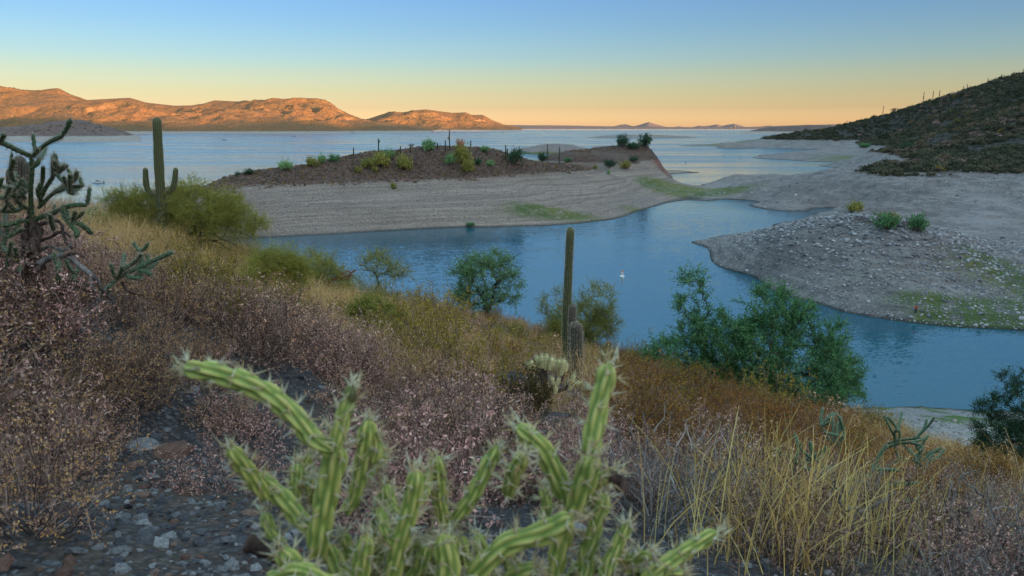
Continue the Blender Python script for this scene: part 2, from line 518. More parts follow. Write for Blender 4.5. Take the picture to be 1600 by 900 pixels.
    # --- the hill
    y0((1215, 214, 1440), (1260, 211, 1470), (1300, 206, 1490), (1350, 193, 1440), (1400, 176, 1350), (1450, 162, 1250), (1500, 152, 1150), (1550, 140, 1050), (1600, 128, 950), (1700, 104, 880), (1850, 70, 800))
    for a in ((1300, 200, 1490), (1400, 166, 1350), (1500, 139, 1150), (1600, 113, 950)):
        x, y, z = at(*a); k = (y + 350) / y; P.append((x * k + 60, y + 350, z * .8))
    y0((1425, 224, 640), (1460, 214, 625), (1500, 205, 610), (1550, 191, 590), (1600, 176, 570), (1700, 150, 540), (1450, 247, 500), (1550, 240, 480), (1650, 225, 470))
    y0((1410, 205, 1050), (1480, 185, 960), (1550, 170, 860))
    P += [(600, 300, 40), (700, 100, 80), (520, 150, 30), (380, 120, 12), (300, 60, 10), (900, 600, 120), (1200, 900, 130), (260, 160, 6)]
    # foot of the near shore (hidden behind the crest)
    P += [(-150, 150, 2), (-60, 110, 0), (0, 95, -3), (40, 92, -3), (60, 88, 0), (80, 80, 1), (110, 85, 0), (130, 110, -2)]
    return P
SHORE = Spline(shore_points(), 2e-7)
def shore_raw(x, y):
    z = SHORE(x, y)
    up = sstep(1, 9, z)
    hill = sstep(14, 22, z)
    d = np.hypot(x, y)
    z = z + fbm(x / 9, y / 9, 4, 11) * .35 * sstep(-.5, 1.5, z) + (fbm(x / 28, y / 28, 4, 12) * 1.1 - ridged(x / 34, y / 34, 3, 15) * .7 + .35) * up * sstep(1500, 200, d)
    z = z + (fbm(x / 70, y / 70, 5, 13) * 3.4 - 1.0 * (ridged(x / 60, y / 60, 3, 19) - .5)) * hill * sstep(250, 500, d)
    flats = sstep(.17, .24, np.arctan2(x, y)) * sstep(228, 262, y) * sstep(900, 600, d) * sstep(1.0, 4.0, z) * sstep(RING + 6, RING, z)
    z = z + flats * ((ridged(x / 30 + .6 * fbm(x / 25, y / 25, 2, 22), y / 22, 4, 23) - .55) * 4.2 + fbm(x / 12, y / 9, 4, 24) * 1.1)
    z = z + fbm(x / 3.6, y / 3.6, 3, 18) * .16 * sstep(.1, 1.2, z) * sstep(700, 250, d)
    z = z + fbm(x / 22, y / 22, 3, 14) * .45 * sstep(-2, 0, z)
    zt = z + .5 * fbm(x / 40, y / 40, 2, 16)
    z = z + .20 * np.sin(zt * 2 * math.pi / 1.45) * sstep(.2, 1.2, z) * sstep(RING + 1, RING - 1, z)      # terraces of old water lines
    return z
def gauss_attr(X, Y, spots):
    a = np.zeros_like(X)
    for (px, py, z, rx, ry, s) in spots:
        x, y, _ = atz(px, py, z)
        a += s * np.exp(-((X - x) / rx) ** 2 - ((Y - y) / ry) ** 2)
    return np.clip(a, 0, 1)
def build_shores():
    na, nr = 640, 470
    th = np.concatenate([np.linspace(R(-41), R(38), na), np.linspace(R(38.6), R(75), 40)])
    r = np.geomspace(72, 2300, nr)
    Rr, T = np.meshgrid(r, th, indexing='ij')
    X = Rr * np.sin(T); Y = Rr * np.cos(T)
    Z = shore_raw(X, Y)
    grass = gauss_attr(X, Y, [(1050, 297, 1, 18, 30, 1.6), (1080, 300, .5, 16, 22, 1.4), (1050, 264, 1, 20, 30, 1), (880, 338, 1.5, 22, 10, .8), (830, 330, 3, 12, 10, .6), (1000, 328, .5, 12, 12, .7),
                              (1600, 440, 3, 12, 22, 1.1), (1580, 497, 1, 15, 7, 1.6), (1520, 505, .5, 10, 4, 1.2), (1430, 470, 2, 9, 4, .6), (1330, 250, 1, 50, 60, .7), (1150, 225, 3, 120, 60, .7), (1250, 300, 4, 14, 20, .3),
                              (720, 346, .7, 25, 6, .35), (1150, 303, 1, 18, 14, .6), (1350, 440, 3, 30, 10, .35), (1200, 375, 1.5, 18, 12, .4), (1350, 222, 8, 70, 40, .4), (660, 350, 2, 20, 8, .3)])
    path = gauss_attr(X, Y, [(1100, 305, 1, 7, 14, 1), (1112, 296, 1.5, 8, 16, 1), (1128, 288, 2, 9, 18, 1), (1540, 312, 6, 7, 9, 1), (1560, 320, 5, 7, 9, 1), (1565, 330, 4, 7, 9, 1), (1550, 342, 3, 7, 9, 1), (1535, 350, 2.5, 8, 9, 1)])
    red = gauss_attr(X, Y, [(1022, 246, 14, 9, 18, 1.5), (1035, 256, 8, 9, 16, 1.2), (1028, 282, 5, 5, 8, .5)])
    grey = sstep(-.02, .16, np.arctan2(X, Y) - np.where(Y > 350, .19, .12))
    dark = sstep(40, 90, X - (Y - 300) * .25) * sstep(10, 16, Z)
    A = dict(grass=grass, path=path, red=red, grey=grey, dark=dark)
    wet = lambda c: c[:, 2] > -1.6
    isth = lambda c: (c[:, 0] - 108) - (c[:, 1] - 400) * .30      # line across the isthmus
    def mound(c): return (c[:, 1] < 250) & (c[:, 0] > 20) & (c[:, 1] > 100) & (np.arctan2(c[:, 0], c[:, 1]) > .2) & (c[:, 1] < 232 + 0 * c[:, 0])
    def penin(c): return (isth(c) < 0) & ~mound(c)
    def hill(c): return ~mound(c) & ~penin(c) & (c[:, 2] > RING)
    specs = [('peninsula', penin, 'grey gravel peninsula with a scrub covered crest reaching into the lake'),
             ('gravel_mound', mound, 'low grey gravel mound sloping into the bay'),
             ('scrub_hill', hill, 'dark scrub covered hill rising behind the mud flats'),
             ('mud_flats', lambda c: ~mound(c) & ~penin(c) & ~hill(c), 'bluish grey mud flats and beaches below the hill')]
    for nm, fn, lab in specs:
        o = grid_mesh(nm, X, Y, Z, M_SHORE, A, keep=lambda c: wet(c) & fn(c))
        tag(o, lab, kind='structure')
build_shores()

def island(name, px0, px1, yshore, ytop, depth, lab, mat, skew=.5, green=0):
    a = np.array(atz(px0, yshore, 0)); b = np.array(atz(px1, yshore, 0))
    w = b[0] - a[0]; cx = (a[0] + b[0]) / 2; cy = a[1] + depth * .5
    top = at((px0 + px1) / 2, ytop, cy)[2]
    u = np.linspace(-1.1, 1.1, 90); v = np.linspace(-1.15, 1.15, 40)
    U, V = np.meshgrid(u, v, indexing='ij')
    rr = np.hypot(U - (skew - .5) * (1 - U ** 2), V)
    X = cx + U * w / 2; Y = cy + V * depth / 2
    n = fbm(X / (w * .12), Y / (w * .12), 4, 31) * .16
    Z = top * (1 - np.clip(rr + n, 0, 1.3) ** 2.2) * 1.02 + fbm(X / 14, Y / 14, 3, 5) * .6
    A = {k: np.zeros_like(X) for k in ('path', 'red', 'dark')}
    A['grey'] = np.full_like(X, .6)
    A['grass'] = np.clip(sstep(4.5, .5, Z) * green, 0, 1)
    o = grid_mesh(name, X, Y, Z, mat, A, keep=lambda c: c[:, 2] > -1)
    tag(o, lab, kind='structure')
    return o
island('low_island', 800, 940, 241, 225, 90, 'low grey gravel island just behind the peninsula crest', M_SHORE, green=.9)
island('bar_island', 922, 1110, 216, 210.5, 300, 'long thin dark island out in the middle of the lake', M_SHORE)
island('small_bar', 928, 950, 232, 228.5, 60, 'tiny gravel bar beside the low grey island', M_SHORE)
island('point_bar', 1172, 1230, 246, 243, 70, 'low dark gravel point on the right of the lake', M_SHORE) if False else None

# ------------------------------------------------------------------ mountains across the lake
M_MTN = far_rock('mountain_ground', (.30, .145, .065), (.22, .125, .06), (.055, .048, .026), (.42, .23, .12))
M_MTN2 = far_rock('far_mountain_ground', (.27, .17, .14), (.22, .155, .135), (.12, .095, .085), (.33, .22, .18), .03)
M_DARKHILL = far_rock('dark_hill_ground', (.17, .115, .10), (.22, .15, .13), (.04, .04, .034), (.30, .22, .19), .10)
def mountain(name, sky, yc, yf, yb, seed, mat, lab, rough=1.0, ncol=300, nrow=120, fx=700.0, pw=1.25):
    """a range with the given skyline (pixels), its crest at distance yc, foot at yf"""
    sky = np.array(sky, float)
    px = np.linspace(sky[0, 0], sky[-1, 0], ncol)
    py = np.interp(px, sky[:, 0], sky[:, 1])
    k = np.array([.25, .5, .25]); py[1:-1] = np.convolve(py, k, 'valid')
    zc = np.array([at(a, b, yc)[2] for a, b in zip(px, py)]); zc = np.maximum(zc, .5)
    xs = (px - 800) / FPX
    v = np.concatenate([np.linspace(0, 1, nrow), np.linspace(1.02, 2, nrow // 3)])
    XS, V = np.meshgrid(xs, v, indexing='ij')
    ZC = np.repeat(zc[:, None], len(v), 1)
    Yd = np.where(V < 1, yf + (yc - yf) * V, yc + (yb - yc) * (V - 1))
    X = XS * Yd / math.cos(PITCH); Y = Yd * 1.0
    # wander the crest so spurs run down at angles
    up = np.where(V < 1, V, np.clip(2 - V, 0, 1))
    wob = fbm(X / fx, Y / fx, 3, seed) * .5
    prof = np.clip(up, 0, 1) ** pw
    rd = ridged(X / fx + wob, Y / fx * .8, 5, seed + 3)
    fo = fbm(X / (fx * .8), Y / (fx * .8), 5, seed + 7)
    band = np.sin(np.clip(up, 0, 1) * math.pi)
    Z = ZC * prof * (1 + rough * band * ((rd - .55) * 1.5 + fo * .45)) + band * (rd - .4) * 55 * rough * np.clip(ZC / 120, 0, 1)
    Z = np.minimum(Z, ZC * (.22 + .80 * np.clip(up * 1.15, 0, 1)) + 6)
    rd2 = ridged(X / (fx * .3) + wob, Y / (fx * .3), 4, seed + 23)
    Z += band * (rd2 - .6) * 34 * rough * np.clip(ZC / 160, 0, 1)
    Z = np.where(V >= 1, ZC * np.clip(2 - V, 0, 1), Z)
    Z += fbm(X / 90, Y / 90, 4, seed + 11) * 7 * rough * np.clip(ZC / 100, 0, 1) * sstep(0, .06, up) * sstep(1, .93, up)
    Z += sstep(0, .05, up) * 5 * np.clip(ZC / 18, 0, 1) - 1.5
    o = grid_mesh(name, X, Y, Z, mat)
    tag(o, lab, kind='structure')
    return o
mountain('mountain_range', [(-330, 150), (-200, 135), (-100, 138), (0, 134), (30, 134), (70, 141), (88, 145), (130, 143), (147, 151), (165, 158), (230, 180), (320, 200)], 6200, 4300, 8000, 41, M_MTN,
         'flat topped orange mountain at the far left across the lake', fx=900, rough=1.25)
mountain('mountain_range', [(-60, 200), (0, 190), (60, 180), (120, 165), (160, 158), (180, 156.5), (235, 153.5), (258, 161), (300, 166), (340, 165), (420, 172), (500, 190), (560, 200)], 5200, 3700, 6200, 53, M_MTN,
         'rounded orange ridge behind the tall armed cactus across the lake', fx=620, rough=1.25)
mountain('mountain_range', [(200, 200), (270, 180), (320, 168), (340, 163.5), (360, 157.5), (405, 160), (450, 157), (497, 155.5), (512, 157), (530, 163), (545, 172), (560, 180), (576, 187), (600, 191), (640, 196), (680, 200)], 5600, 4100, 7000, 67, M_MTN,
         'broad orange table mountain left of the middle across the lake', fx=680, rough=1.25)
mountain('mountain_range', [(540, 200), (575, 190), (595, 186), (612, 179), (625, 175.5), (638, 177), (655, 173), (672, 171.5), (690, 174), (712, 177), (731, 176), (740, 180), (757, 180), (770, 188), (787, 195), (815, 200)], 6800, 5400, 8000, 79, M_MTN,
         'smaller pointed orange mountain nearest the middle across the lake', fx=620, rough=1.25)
mountain('shore_hill', [(-260, 205), (-100, 196), (0, 203), (40, 201), (80, 198), (110, 194), (140, 191.5), (160, 191), (185, 197), (215, 205), (245, 214)], 2250, 1760, 2700, 85, M_DARKHILL,
         'dark scrub hill with a pale shore at the left edge of the lake', fx=300, rough=.9, pw=.9)
# distant plain closing the lake, the peaks standing on it
mountain('distant_plain', [(-600, 198), (300, 197.5), (700, 197), (790, 195.8), (830, 196.2), (880, 196.5), (930, 197.5), (980, 198.5), (1050, 199), (1150, 199), (1200, 197), (1300, 194), (1500, 190), (1900, 188)], 9500, 7600, 42000, 91, M_MTN2,
         'low distant shore and plain closing the lake', fx=800, rough=.3, ncol=500, nrow=30, pw=.5)
for a, seed, lab in (([(938, 199), (955, 197), (962, 195), (970, 194.5), (978, 197), (990, 199)], 101, 'small flat lilac peak to the left of the pyramid peak'),
                     ([(975, 199), (990, 195.5), (1000, 192), (1004, 191), (1010, 193), (1020, 196), (1032, 199)], 103, 'pyramid shaped lilac peak on the horizon'),
                     ([(1040, 199), (1050, 197.6), (1056, 199)], 105, 'tiny lilac knoll on the horizon'),
                     ([(1068, 199), (1080, 196.5), (1087, 197.5), (1098, 196), (1106, 194.5), (1113, 197), (1120, 195.5), (1131, 193.5), (1140, 196), (1150, 199)], 107, 'row of three lilac peaks on the horizon'),
                     ([(1155, 199.5), (1170, 198), (1185, 196.5), (1200, 199)], 109, 'last small lilac peak before the dark hill')):
    mountain('distant_peak', a, 17000, 15200, 18500, seed, M_MTN2, lab, fx=800, rough=.5, ncol=90, nrow=40)
mountain('far_point', [(1140, 207), (1165, 203), (1185, 199.5), (1210, 198), (1240, 196), (1262, 196.5), (1285, 198), (1330, 199), (1420, 200)], 4300, 3500, 4800, 121, M_DARKHILL,
         'dark low headland just behind the foot of the big hill', fx=260, rough=.4, pw=.7, ncol=150, nrow=60)

# unseen ridge added to shade the foreground, near lake and mountain feet
def build_shade_ridge():
    X, Y = np.meshgrid(np.linspace(-3500, 10500, 240), np.linspace(-4300, -130, 80), indexing='ij')
    crest = 300 + 215 * sstep(1600, 2900, X) + 110 * fbm(X / 700, X * 0, 3, 72) * sstep(1500, 2600, X)
    Z = crest * np.exp(-((Y + 3000) / 520) ** 2) * sstep(-3500, -2300, X) * sstep(10500, 9400, X) * (1 + .05 * fbm(X / 300, Y / 300, 4, 71)) + 26
    o = grid_mesh('ridge', X, Y, Z, M_SHORE, {k: np.full_like(X, .0) for k in ('grass', 'path', 'red', 'grey')} | {'dark': np.ones_like(X)})
    tag(o, 'unseen ridge added behind the viewpoint to shade the foreground', kind='structure')
build_shade_ridge()
# ------------------------------------------------------------------ the near hillside
def near_points():
    P = [(0, 0, 33.75), (0, -4, 35.2), (-4, -3, 36.4), (4, -3, 33.9), (-12, -12, 40.5), (12, -12, 35.5), (0, -60, 45), (-60, -60, 54), (60, -60, 36), (0, -140, 48), (-120, -100, 58), (120, -100, 36),
         (80, 0, 22), (100, 40, 5), (-60, 0, 50), (-60, 50, 27), (-90, 90, 8), (-120, 130, 0), (-120, 0, 60), (140, 0, 12), (30, 10, 24)]
    for a in ((800, 900, 2.3), (100, 880, 1.95), (1500, 880, 3.9), (230, 710, 3.9), (60, 500, 5.0), (500, 700, 5.0), (900, 700, 6.6), (1250, 720, 8.8), (600, 600, 9.6), (1000, 640, 12.5), (300, 500, 12),
              (640, 484, 42), (450, 474, 26), (255, 388, 35), (150, 378, 31), (760, 502, 44), (850, 527, 44), (885, 583, 35), (960, 575, 38), (1020, 605, 30), (1190, 655, 32), (1330, 657, 54), (1500, 705, 47.5), (1600, 745, 44),
              (1400, 725, 28), (1560, 765, 25), (1100, 640, 24), (400, 440, 33), (700, 540, 26), (500, 560, 14), (340, 392, 44), (560, 490, 34), (0, 490, 12), (60, 432, 20), (-60, 440, 20), (130, 395, 26), (1700, 900, 6), (-100, 620, 4), (1700, 800, 24)):
        P.append(at(*a))
    for a in ((1400, 640, .6), (1470, 642, .6), (1540, 650, .8), (1430, 680, 3.0), (1560, 700, 5), (1380, 650, 2), (1640, 650, .5)):
        P.append(atz(*a))
    P += [(38, 92, -1.5), (60, 96, -2), (85, 90, -1), (-8, 72, 8), (-5, 98, -2), (12, 70, 8), (16, 90, -2), (-26, 62, 20), (-25, 100, 4), (-35, 128, -2), (-12, 56, 17), (20, 56, 13), (-50, 100, 6), (120, 100, -2), (0, 130, -4), (60, 140, -5), (-60, 150, -3)]
    return P
NEAR = Spline(near_points(), 1e-6)
def ground(x, y):
    x = np.asarray(x, float); y = np.asarray(y, float)
    d = np.hypot(x, y)
    z = NEAR(x, y)
    z = z + fbm(x / 6, y / 6, 4, 201) * .42 * sstep(2, 14, d) + fbm(x / 1.1, y / 1.1, 4, 202) * .07 * sstep(.6, 2, d) + fbm(x / .22, y / .22, 3, 203) * .018
    return z
def gz(x, y): return float(ground(np.array([x]), np.array([y]))[0])
_TT = np.geomspace(.8, 190, 900)
def hit(px, py, lo=.8):
    """the point of the near hillside seen at a pixel"""
    d = ray(px, py)
    t = _TT[_TT >= lo]
    z = CAMZ + d[2] * t
    g = ground(d[0] * t, d[1] * t)
    k = np.argmax(z < g) if (z < g).any() else len(t) - 1
    return (d[0] * t[k], d[1] * t[k], g[k])
def project(p):
    p = np.atleast_2d(np.asarray(p, float)) - np.array([0, 0, CAMZ])
    f = p @ _FW; u = p @ _UP
    return 800 + FPX * p[:, 0] / np.maximum(f, 1e-6), 450 - FPX * u / np.maximum(f, 1e-6), f

def hillside_material():
    q = NT('hillside_ground')
    p = q.pos()
    sp = q.node('SeparateXYZ'); q.l.new(p, sp.inputs[0]); z = sp.outputs['Z']
    big = q.noise(.5, 4, .6, p).outputs[0]
    med = q.noise(4, 5, .65, p).outputs[0]
    fine = q.noise(30, 5, .7, p).outputs[0]
    vo = q.voro(26, p); vo2 = q.voro(60, p)
    cell = q.node('SeparateColor'); q.l.new(vo.outputs['Color'], cell.inputs[0])
    c = q.mix(cell.outputs[0], (.03, .03, .036), (.13, .128, .14))
    c = q.mix(q.rng(cell.outputs[1], .6, .9, 0, .7), c, (.14, .08, .06))
    c = q.mix(q.rng(vo.outputs['Distance'], .25, .5, 0, .8), c, (.025, .022, .024))
    c = q.mix(q.rng(fine, .45, .75, 0, .5), c, (.18, .155, .14))
    c = q.mix(q.rng(big, .42, .62, 0, .7), c, q.mix(q.rng(fine, .3, .7), (.05, .038, .032), (.14, .10, .075)))
    g = q.mix(q.rng(med, .3, .7), (.27, .25, .245), (.40, .37, .36))
    g = q.mix(q.rng(fine, .45, .7, 0, .6), g, (.50, .48, .47))
    g = q.mix(q.rng(q.noise(1.6, 5, .7, p).outputs[0], .55, .4, 0, .7), g, (.13, .12, .12))
    ringh = q.math('ADD', z, q.math('MULTIPLY', q.math('SUBTRACT', q.noise(.4, 4, .6, p).outputs[0], .5), 3.0))
    c = q.mix(q.rng(ringh, RING - 1.0, RING + .3), g, c)
    low = q.rng(z, 4.0, 1.5); green = q.math('MULTIPLY', low, q.rng(q.noise(.22, 5, .6, p).outputs[0], .47, .6))
    c = q.mix(low, c, q.mix(.5, c, (.12, .12, .13)))
    c = q.mix(green, c, (.07, .12, .03))
    c = q.mix(q.rng(z, .5, .1, 0, .7), c, (.03, .03, .03))
    h = q.math('ADD', q.math('MULTIPLY', vo.outputs['Distance'], -1.0), q.math('MULTIPLY', fine, .5))
    return q.done(c, .9, q.bump(h, .8, .02), .15)
M_HILLSIDE = hillside_material()
def build_hillside():
    th = np.concatenate([np.linspace(R(-46), R(46), 420), np.linspace(R(49), R(311), 70)])
    r = np.geomspace(.35, 165, 330)
    Rr, T = np.meshgrid(r, th, indexing='ij')
    X = Rr * np.sin(T); Y = Rr * np.cos(T)
    o = grid_mesh('hillside', X, Y, ground(X, Y), M_HILLSIDE, wrap=True, keep=lambda c: c[:, 2] > -1.5)
    tag(o, 'stony hillside falling from the viewpoint to the bay', kind='structure')
build_hillside()

# ------------------------------------------------------------------ plant makers
def strips(mb, paths, width, tint, rng, mat=0):
    """flat tapering ribbons: paths (n,k,3)"""
    paths = np.asarray(paths, float); n, k, _ = paths.shape
    d = paths[:, -1] - paths[:, 0]
    s = np.cross(d, rng.normal(size=(n, 3))); s /= np.linalg.norm(s, axis=1)[:, None] + 1e-9
    w = np.broadcast_to(np.asarray(width, float), (n,))[:, None] * np.linspace(1, .35, k)[None, :]
    a = paths + s[:, None, :] * w[..., None] * .5; b = paths - s[:, None, :] * w[..., None] * .5
    v = np.stack([a, b], 2).reshape(-1, 3)
    base = (np.arange(n) * 2 * k)[:, None] + 2 * np.arange(k - 1)[None, :]
    f = np.stack([base, base + 1, base + 3, base + 2], -1).reshape(-1, 4)
    t = np.broadcast_to(np.asarray(tint, float), (n,))
    mb.add(v, f, np.repeat(t, 2 * k), mat)

def stems_dome(rng, n, rad, h, k=5, lean=1.0):
    az = rng.uniform(0, 2 * math.pi, n)
    el = np.arccos(1 - rng.uniform(0, 1, n) ** .8 * (1 - math.cos(1.35 * lean)))
    L = rng.uniform(.65, 1.05, n)
    ex = np.sin(el) * np.cos(az) * rad * L; ey = np.sin(el) * np.sin(az) * rad * L; ez = np.cos(el) * h * L + .12 * h
    t = np.linspace(0, 1, k)[None, :]
    base = rng.normal(size=(n, 3)) * .05 * rad; base[:, 2] = -.02
    P = np.stack([ex[:, None] * t ** .8, ey[:, None] * t ** .8, ez[:, None] * t ** 1.25], -1) + base[:, None, :]
    P[:, 1:] += rng.normal(size=(n, k - 1, 3)) * .05 * rad * t[0, 1:, None]
    return P
def sub_twigs(rng, P, m, length, k=4, up=.3):
    n, kk, _ = P.shape
    out = []
    for j in range(m):
        f = rng.uniform(.35, .98, n) * (kk - 1)
        i = np.clip(f.astype(int), 0, kk - 2); fr = (f - i)[:, None]
        a = P[np.arange(n), i] * (1 - fr) + P[np.arange(n), i + 1] * fr
        d = P[np.arange(n), i + 1] - P[np.arange(n), i]; d /= np.linalg.norm(d, axis=1)[:, None] + 1e-9
        d = d + rng.normal(size=(n, 3)) * .75; d[:, 2] += up; d /= np.linalg.norm(d, axis=1)[:, None] + 1e-9
        L = length * rng.uniform(.5, 1.2, n)
        t = np.linspace(0, 1, k)[None, :, None]
        b = a[:, None, :] + d[:, None, :] * L[:, None, None] * t + rng.normal(size=(n, k, 3)) * length * .06 * t
        out.append(b)
    return np.concatenate(out)
def along(rng, P, m, lo=.2):
    n, k, _ = P.shape
    f = rng.uniform(lo, .999, (n, m)) * (k - 1)
    i = f.astype(int); fr = (f - i)[..., None]
    q = P[np.arange(n)[:, None], i] * (1 - fr) + P[np.arange(n)[:, None], i + 1] * fr
    d = P[np.arange(n)[:, None], i + 1] - P[np.arange(n)[:, None], i]
    return q.reshape(-1, 3), d.reshape(-1, 3)

def bush_mesh(name, seed, rad, h, nstem, mtw, mleaf, leaf, mats, stemw=.006, aspect=.45, lean=1.0, tip=0.0, twl=.3):
    rng = np.random.default_rng(seed)
    mb = MB()
    P = stems_dome(rng, nstem, rad, h, lean=lean)
    strips(mb, P, stemw, rng.uniform(0, 1, len(P)), rng, 0)
    T = sub_twigs(rng, P, mtw, rad * twl)
    T = T[T[:, -1, 2] > 0]
    strips(mb, T, stemw * .55, rng.uniform(0, 1, len(T)), rng, 0)
    q, d = along(rng, T, mleaf, .5)
    q = q + rng.normal(size=q.shape) * leaf * .4
    t = rng.uniform(0, 1, len(q)) ** .75 * .88
    hh = q[:, 2] / h
    t = np.clip(t + .2 * (rng.uniform(0, 1, len(q)) < .1) + tip * sstep(.5, 1.0, hh) * rng.uniform(0, 1, len(q)), 0, 1)
    mb.leaves(q, leaf, d, aspect, t, rng, 1)
    return mb.mesh(name, mats)
def grass_mesh(name, seed, h, n, spread, mats, w=.005, lean=.5, seedhead=True):
    rng = np.random.default_rng(seed); mb = MB()
    az = rng.uniform(0, 2 * math.pi, n); L = h * rng.uniform(.5, 1.1, n); ln = rng.uniform(.05, lean, n)
    base = np.stack([rng.normal(size=n) * spread * .45, rng.normal(size=n) * spread * .45, np.full(n, -.02)], 1)
    t = np.linspace(0, 1, 5)[None, :]
    dx = np.cos(az) * ln; dy = np.sin(az) * ln
    P = np.stack([base[:, 0:1] + dx[:, None] * L[:, None] * t ** 1.7, base[:, 1:2] + dy[:, None] * L[:, None] * t ** 1.7, base[:, 2:3] + L[:, None] * t * (1 - .25 * ln[:, None] * t)], -1)
    strips(mb, P, w, rng.uniform(0, 1, n), rng, 0)
    if seedhead:
        q, d = along(rng, P, 3, .7)
        mb.leaves(q, w * 4, d, .35, rng.uniform(.4, 1, len(q)), rng, 0)
    return mb.mesh(name, mats)

# tints of the slope plants
F_STEM = foliage('dry_stem', [(0, (0.049, 0.031, 0.030)), (.6, (0.140, 0.086, 0.073)), (1, (0.420, 0.299, 0.250))], 0, .2)
F_GREYTWIG = foliage('grey_twig', [(0, (0.098, 0.086, 0.084)), (.5, (0.214, 0.189, 0.185)), (1, (0.390, 0.342, 0.319))], 0, .2)
F_PURPLE = foliage('dry_purple_leaf', [(0, (0.059, 0.028, 0.027)), (.3, (0.210, 0.110, 0.094)), (.6, (0.487, 0.277, 0.220)), (.85, (0.689, 0.444, 0.353)), (1, (0.714, 0.548, 0.468))], .3, .42)
F_SCRUB = foliage('low_scrub_leaf', [(0, (0.075, 0.045, 0.045)), (.5, (0.255, 0.158, 0.143)), (1, (0.600, 0.420, 0.345))], .2, .45)
F_SCRUBTAN = foliage('low_tan_scrub_leaf', [(0, (.10, .06, .035)), (.5, (.26, .165, .10)), (1, (.48, .34, .22))], .2, .35)
F_TAN = foliage('dry_tan_leaf', [(0, (0.143, 0.079, 0.047)), (.4, (0.418, 0.221, 0.126)), (.75, (0.682, 0.399, 0.242)), (1, (0.800, 0.651, 0.473))], .3, .35)
F_GOLDTIP = foliage('dry_gold_tip_leaf', [(0, (0.067, 0.037, 0.032)), (.35, (0.237, 0.136, 0.104)), (.6, (0.513, 0.317, 0.216)), (.75, (0.589, 0.326, 0.104)), (.9, (0.627, 0.370, 0.136)), (1, (0.760, 0.563, 0.384))], .3, .2)
F_STRAW = foliage('straw', [(0, (0.300, 0.168, 0.059)), (.5, (0.640, 0.394, 0.149)), (1, (0.840, 0.614, 0.324))], .3, .2)
F_PALESTRAW = foliage('pale_straw', [(0, (0.411, 0.248, 0.081)), (.5, (0.695, 0.471, 0.153)), (1, (0.820, 0.653, 0.252))], .25, .2)
F_OLIVE = foliage('olive_leaf', [(0, (0.116, 0.093, 0.015)), (.5, (0.265, 0.201, 0.030)), (1, (0.448, 0.303, 0.050))], .3, .25)
F_RUST = foliage('rust_leaf', [(0, (0.131, 0.056, 0.016)), (.5, (0.291, 0.131, 0.031)), (1, (0.465, 0.223, 0.052))], .3, .25)
F_PALO = foliage('palo_verde_twig', [(0, (0.137, 0.151, 0.032)), (.5, (0.283, 0.275, 0.057)), (1, (0.469, 0.408, 0.101))], .25, .15)
F_LEAF = foliage('green_leaf', [(0, (0.035, 0.106, 0.045)), (.5, (0.098, 0.243, 0.098)), (1, (0.234, 0.423, 0.160))], .35, .15)
F_DLEAF = foliage('dark_green_leaf', [(0, (0.016, 0.048, 0.026)), (.5, (0.041, 0.102, 0.054)), (1, (0.095, 0.177, 0.090))], .35, .15)
F_SAGE = foliage('sage_leaf', [(0, (0.086, 0.199, 0.076)), (.5, (0.213, 0.378, 0.149)), (1, (0.424, 0.607, 0.249))], .3, .2)
F_HILL = foliage('hill_scrub_leaf', [(0, (0.041, 0.042, 0.024)), (.5, (0.101, 0.099, 0.060)), (1, (0.203, 0.185, 0.119))], .2, .3)
F_ROUND = foliage('dark_olive_leaf', [(0, (.03, .026, .01)), (.6, (.085, .065, .02)), (1, (.20, .14, .04))], .2, .1)
F_DRYLEAF = foliage('dry_leaf', [(0, (.08, .06, .04)), (.5, (.18, .13, .08)), (1, (.30, .22, .14))], .2, .2)
def bark(name, a, b, scale=14):
    q = NT(name); p = q.obj()
    n = q.noise(scale, 5, .65, q.scale(p, (1, 1, .25))).outputs[0]
    return q.done(q.mix(q.rng(n, .35, .68), a, b), .9, q.bump(n, .8, .02), .1)
M_BARK = bark('dark_bark', (.035, .028, .025), (.11, .085, .07))
M_GREYBARK = bark('grey_bark', (.10, .09, .085), (.26, .24, .225))
M_REDBARK = bark('red_dead_wood', (.13, .05, .03), (.30, .14, .08))
M_GREENBARK = bark('green_bark', (.05, .055, .025), (.12, .13, .05))

BURS = [bush_mesh('dry_shrub', 300 + i, .42 + .05 * i, .46 + .05 * (i % 3), 80, 5, 8, .019, [F_STEM, m]) for i, m in enumerate((F_PURPLE, F_PURPLE, F_TAN, F_PURPLE))]
BURS_FAR = [bush_mesh('dry_shrub', 310 + i, .45, .48 + .05 * (i % 2), 50, 4, 4, .036, [F_STEM, m]) for i, m in enumerate((F_PURPLE, F_PURPLE, F_TAN, F_TAN))]
GOLD = [bush_mesh('gold_tipped_shrub', 320 + i, .48, .55, 90, 6, 8, .014, [F_STEM, F_GOLDTIP], tip=.25, aspect=.5) for i in range(2)]
GRASS = [grass_mesh('grass_tuft', 330 + i, .62 + .1 * i, 110, .30, [F_STRAW], w=.006, lean=.6) for i in range(3)]
TANB = [bush_mesh('tan_shrub', 340 + i, .5, .5, 110, 4, 4, .024, [F_STRAW, F_TAN], stemw=.006, aspect=.3) for i in range(2)]
OLIVEB = [bush_mesh('olive_bush', 350 + i, .6, .75, 50, 6, 7, .026, [F_STEM, F_OLIVE], lean=.8) for i in range(2)]
RUSTB = [bush_mesh('rust_bush', 356 + i, .6, .7, 60, 6, 7, .026, [F_STEM, F_RUST], lean=.9) for i in range(2)]
STALK = [grass_mesh('straw_stalks', 360 + i, .72, 30, .42, [F_PALESTRAW], w=.0068, lean=.6, seedhead=False) for i in range(3)]
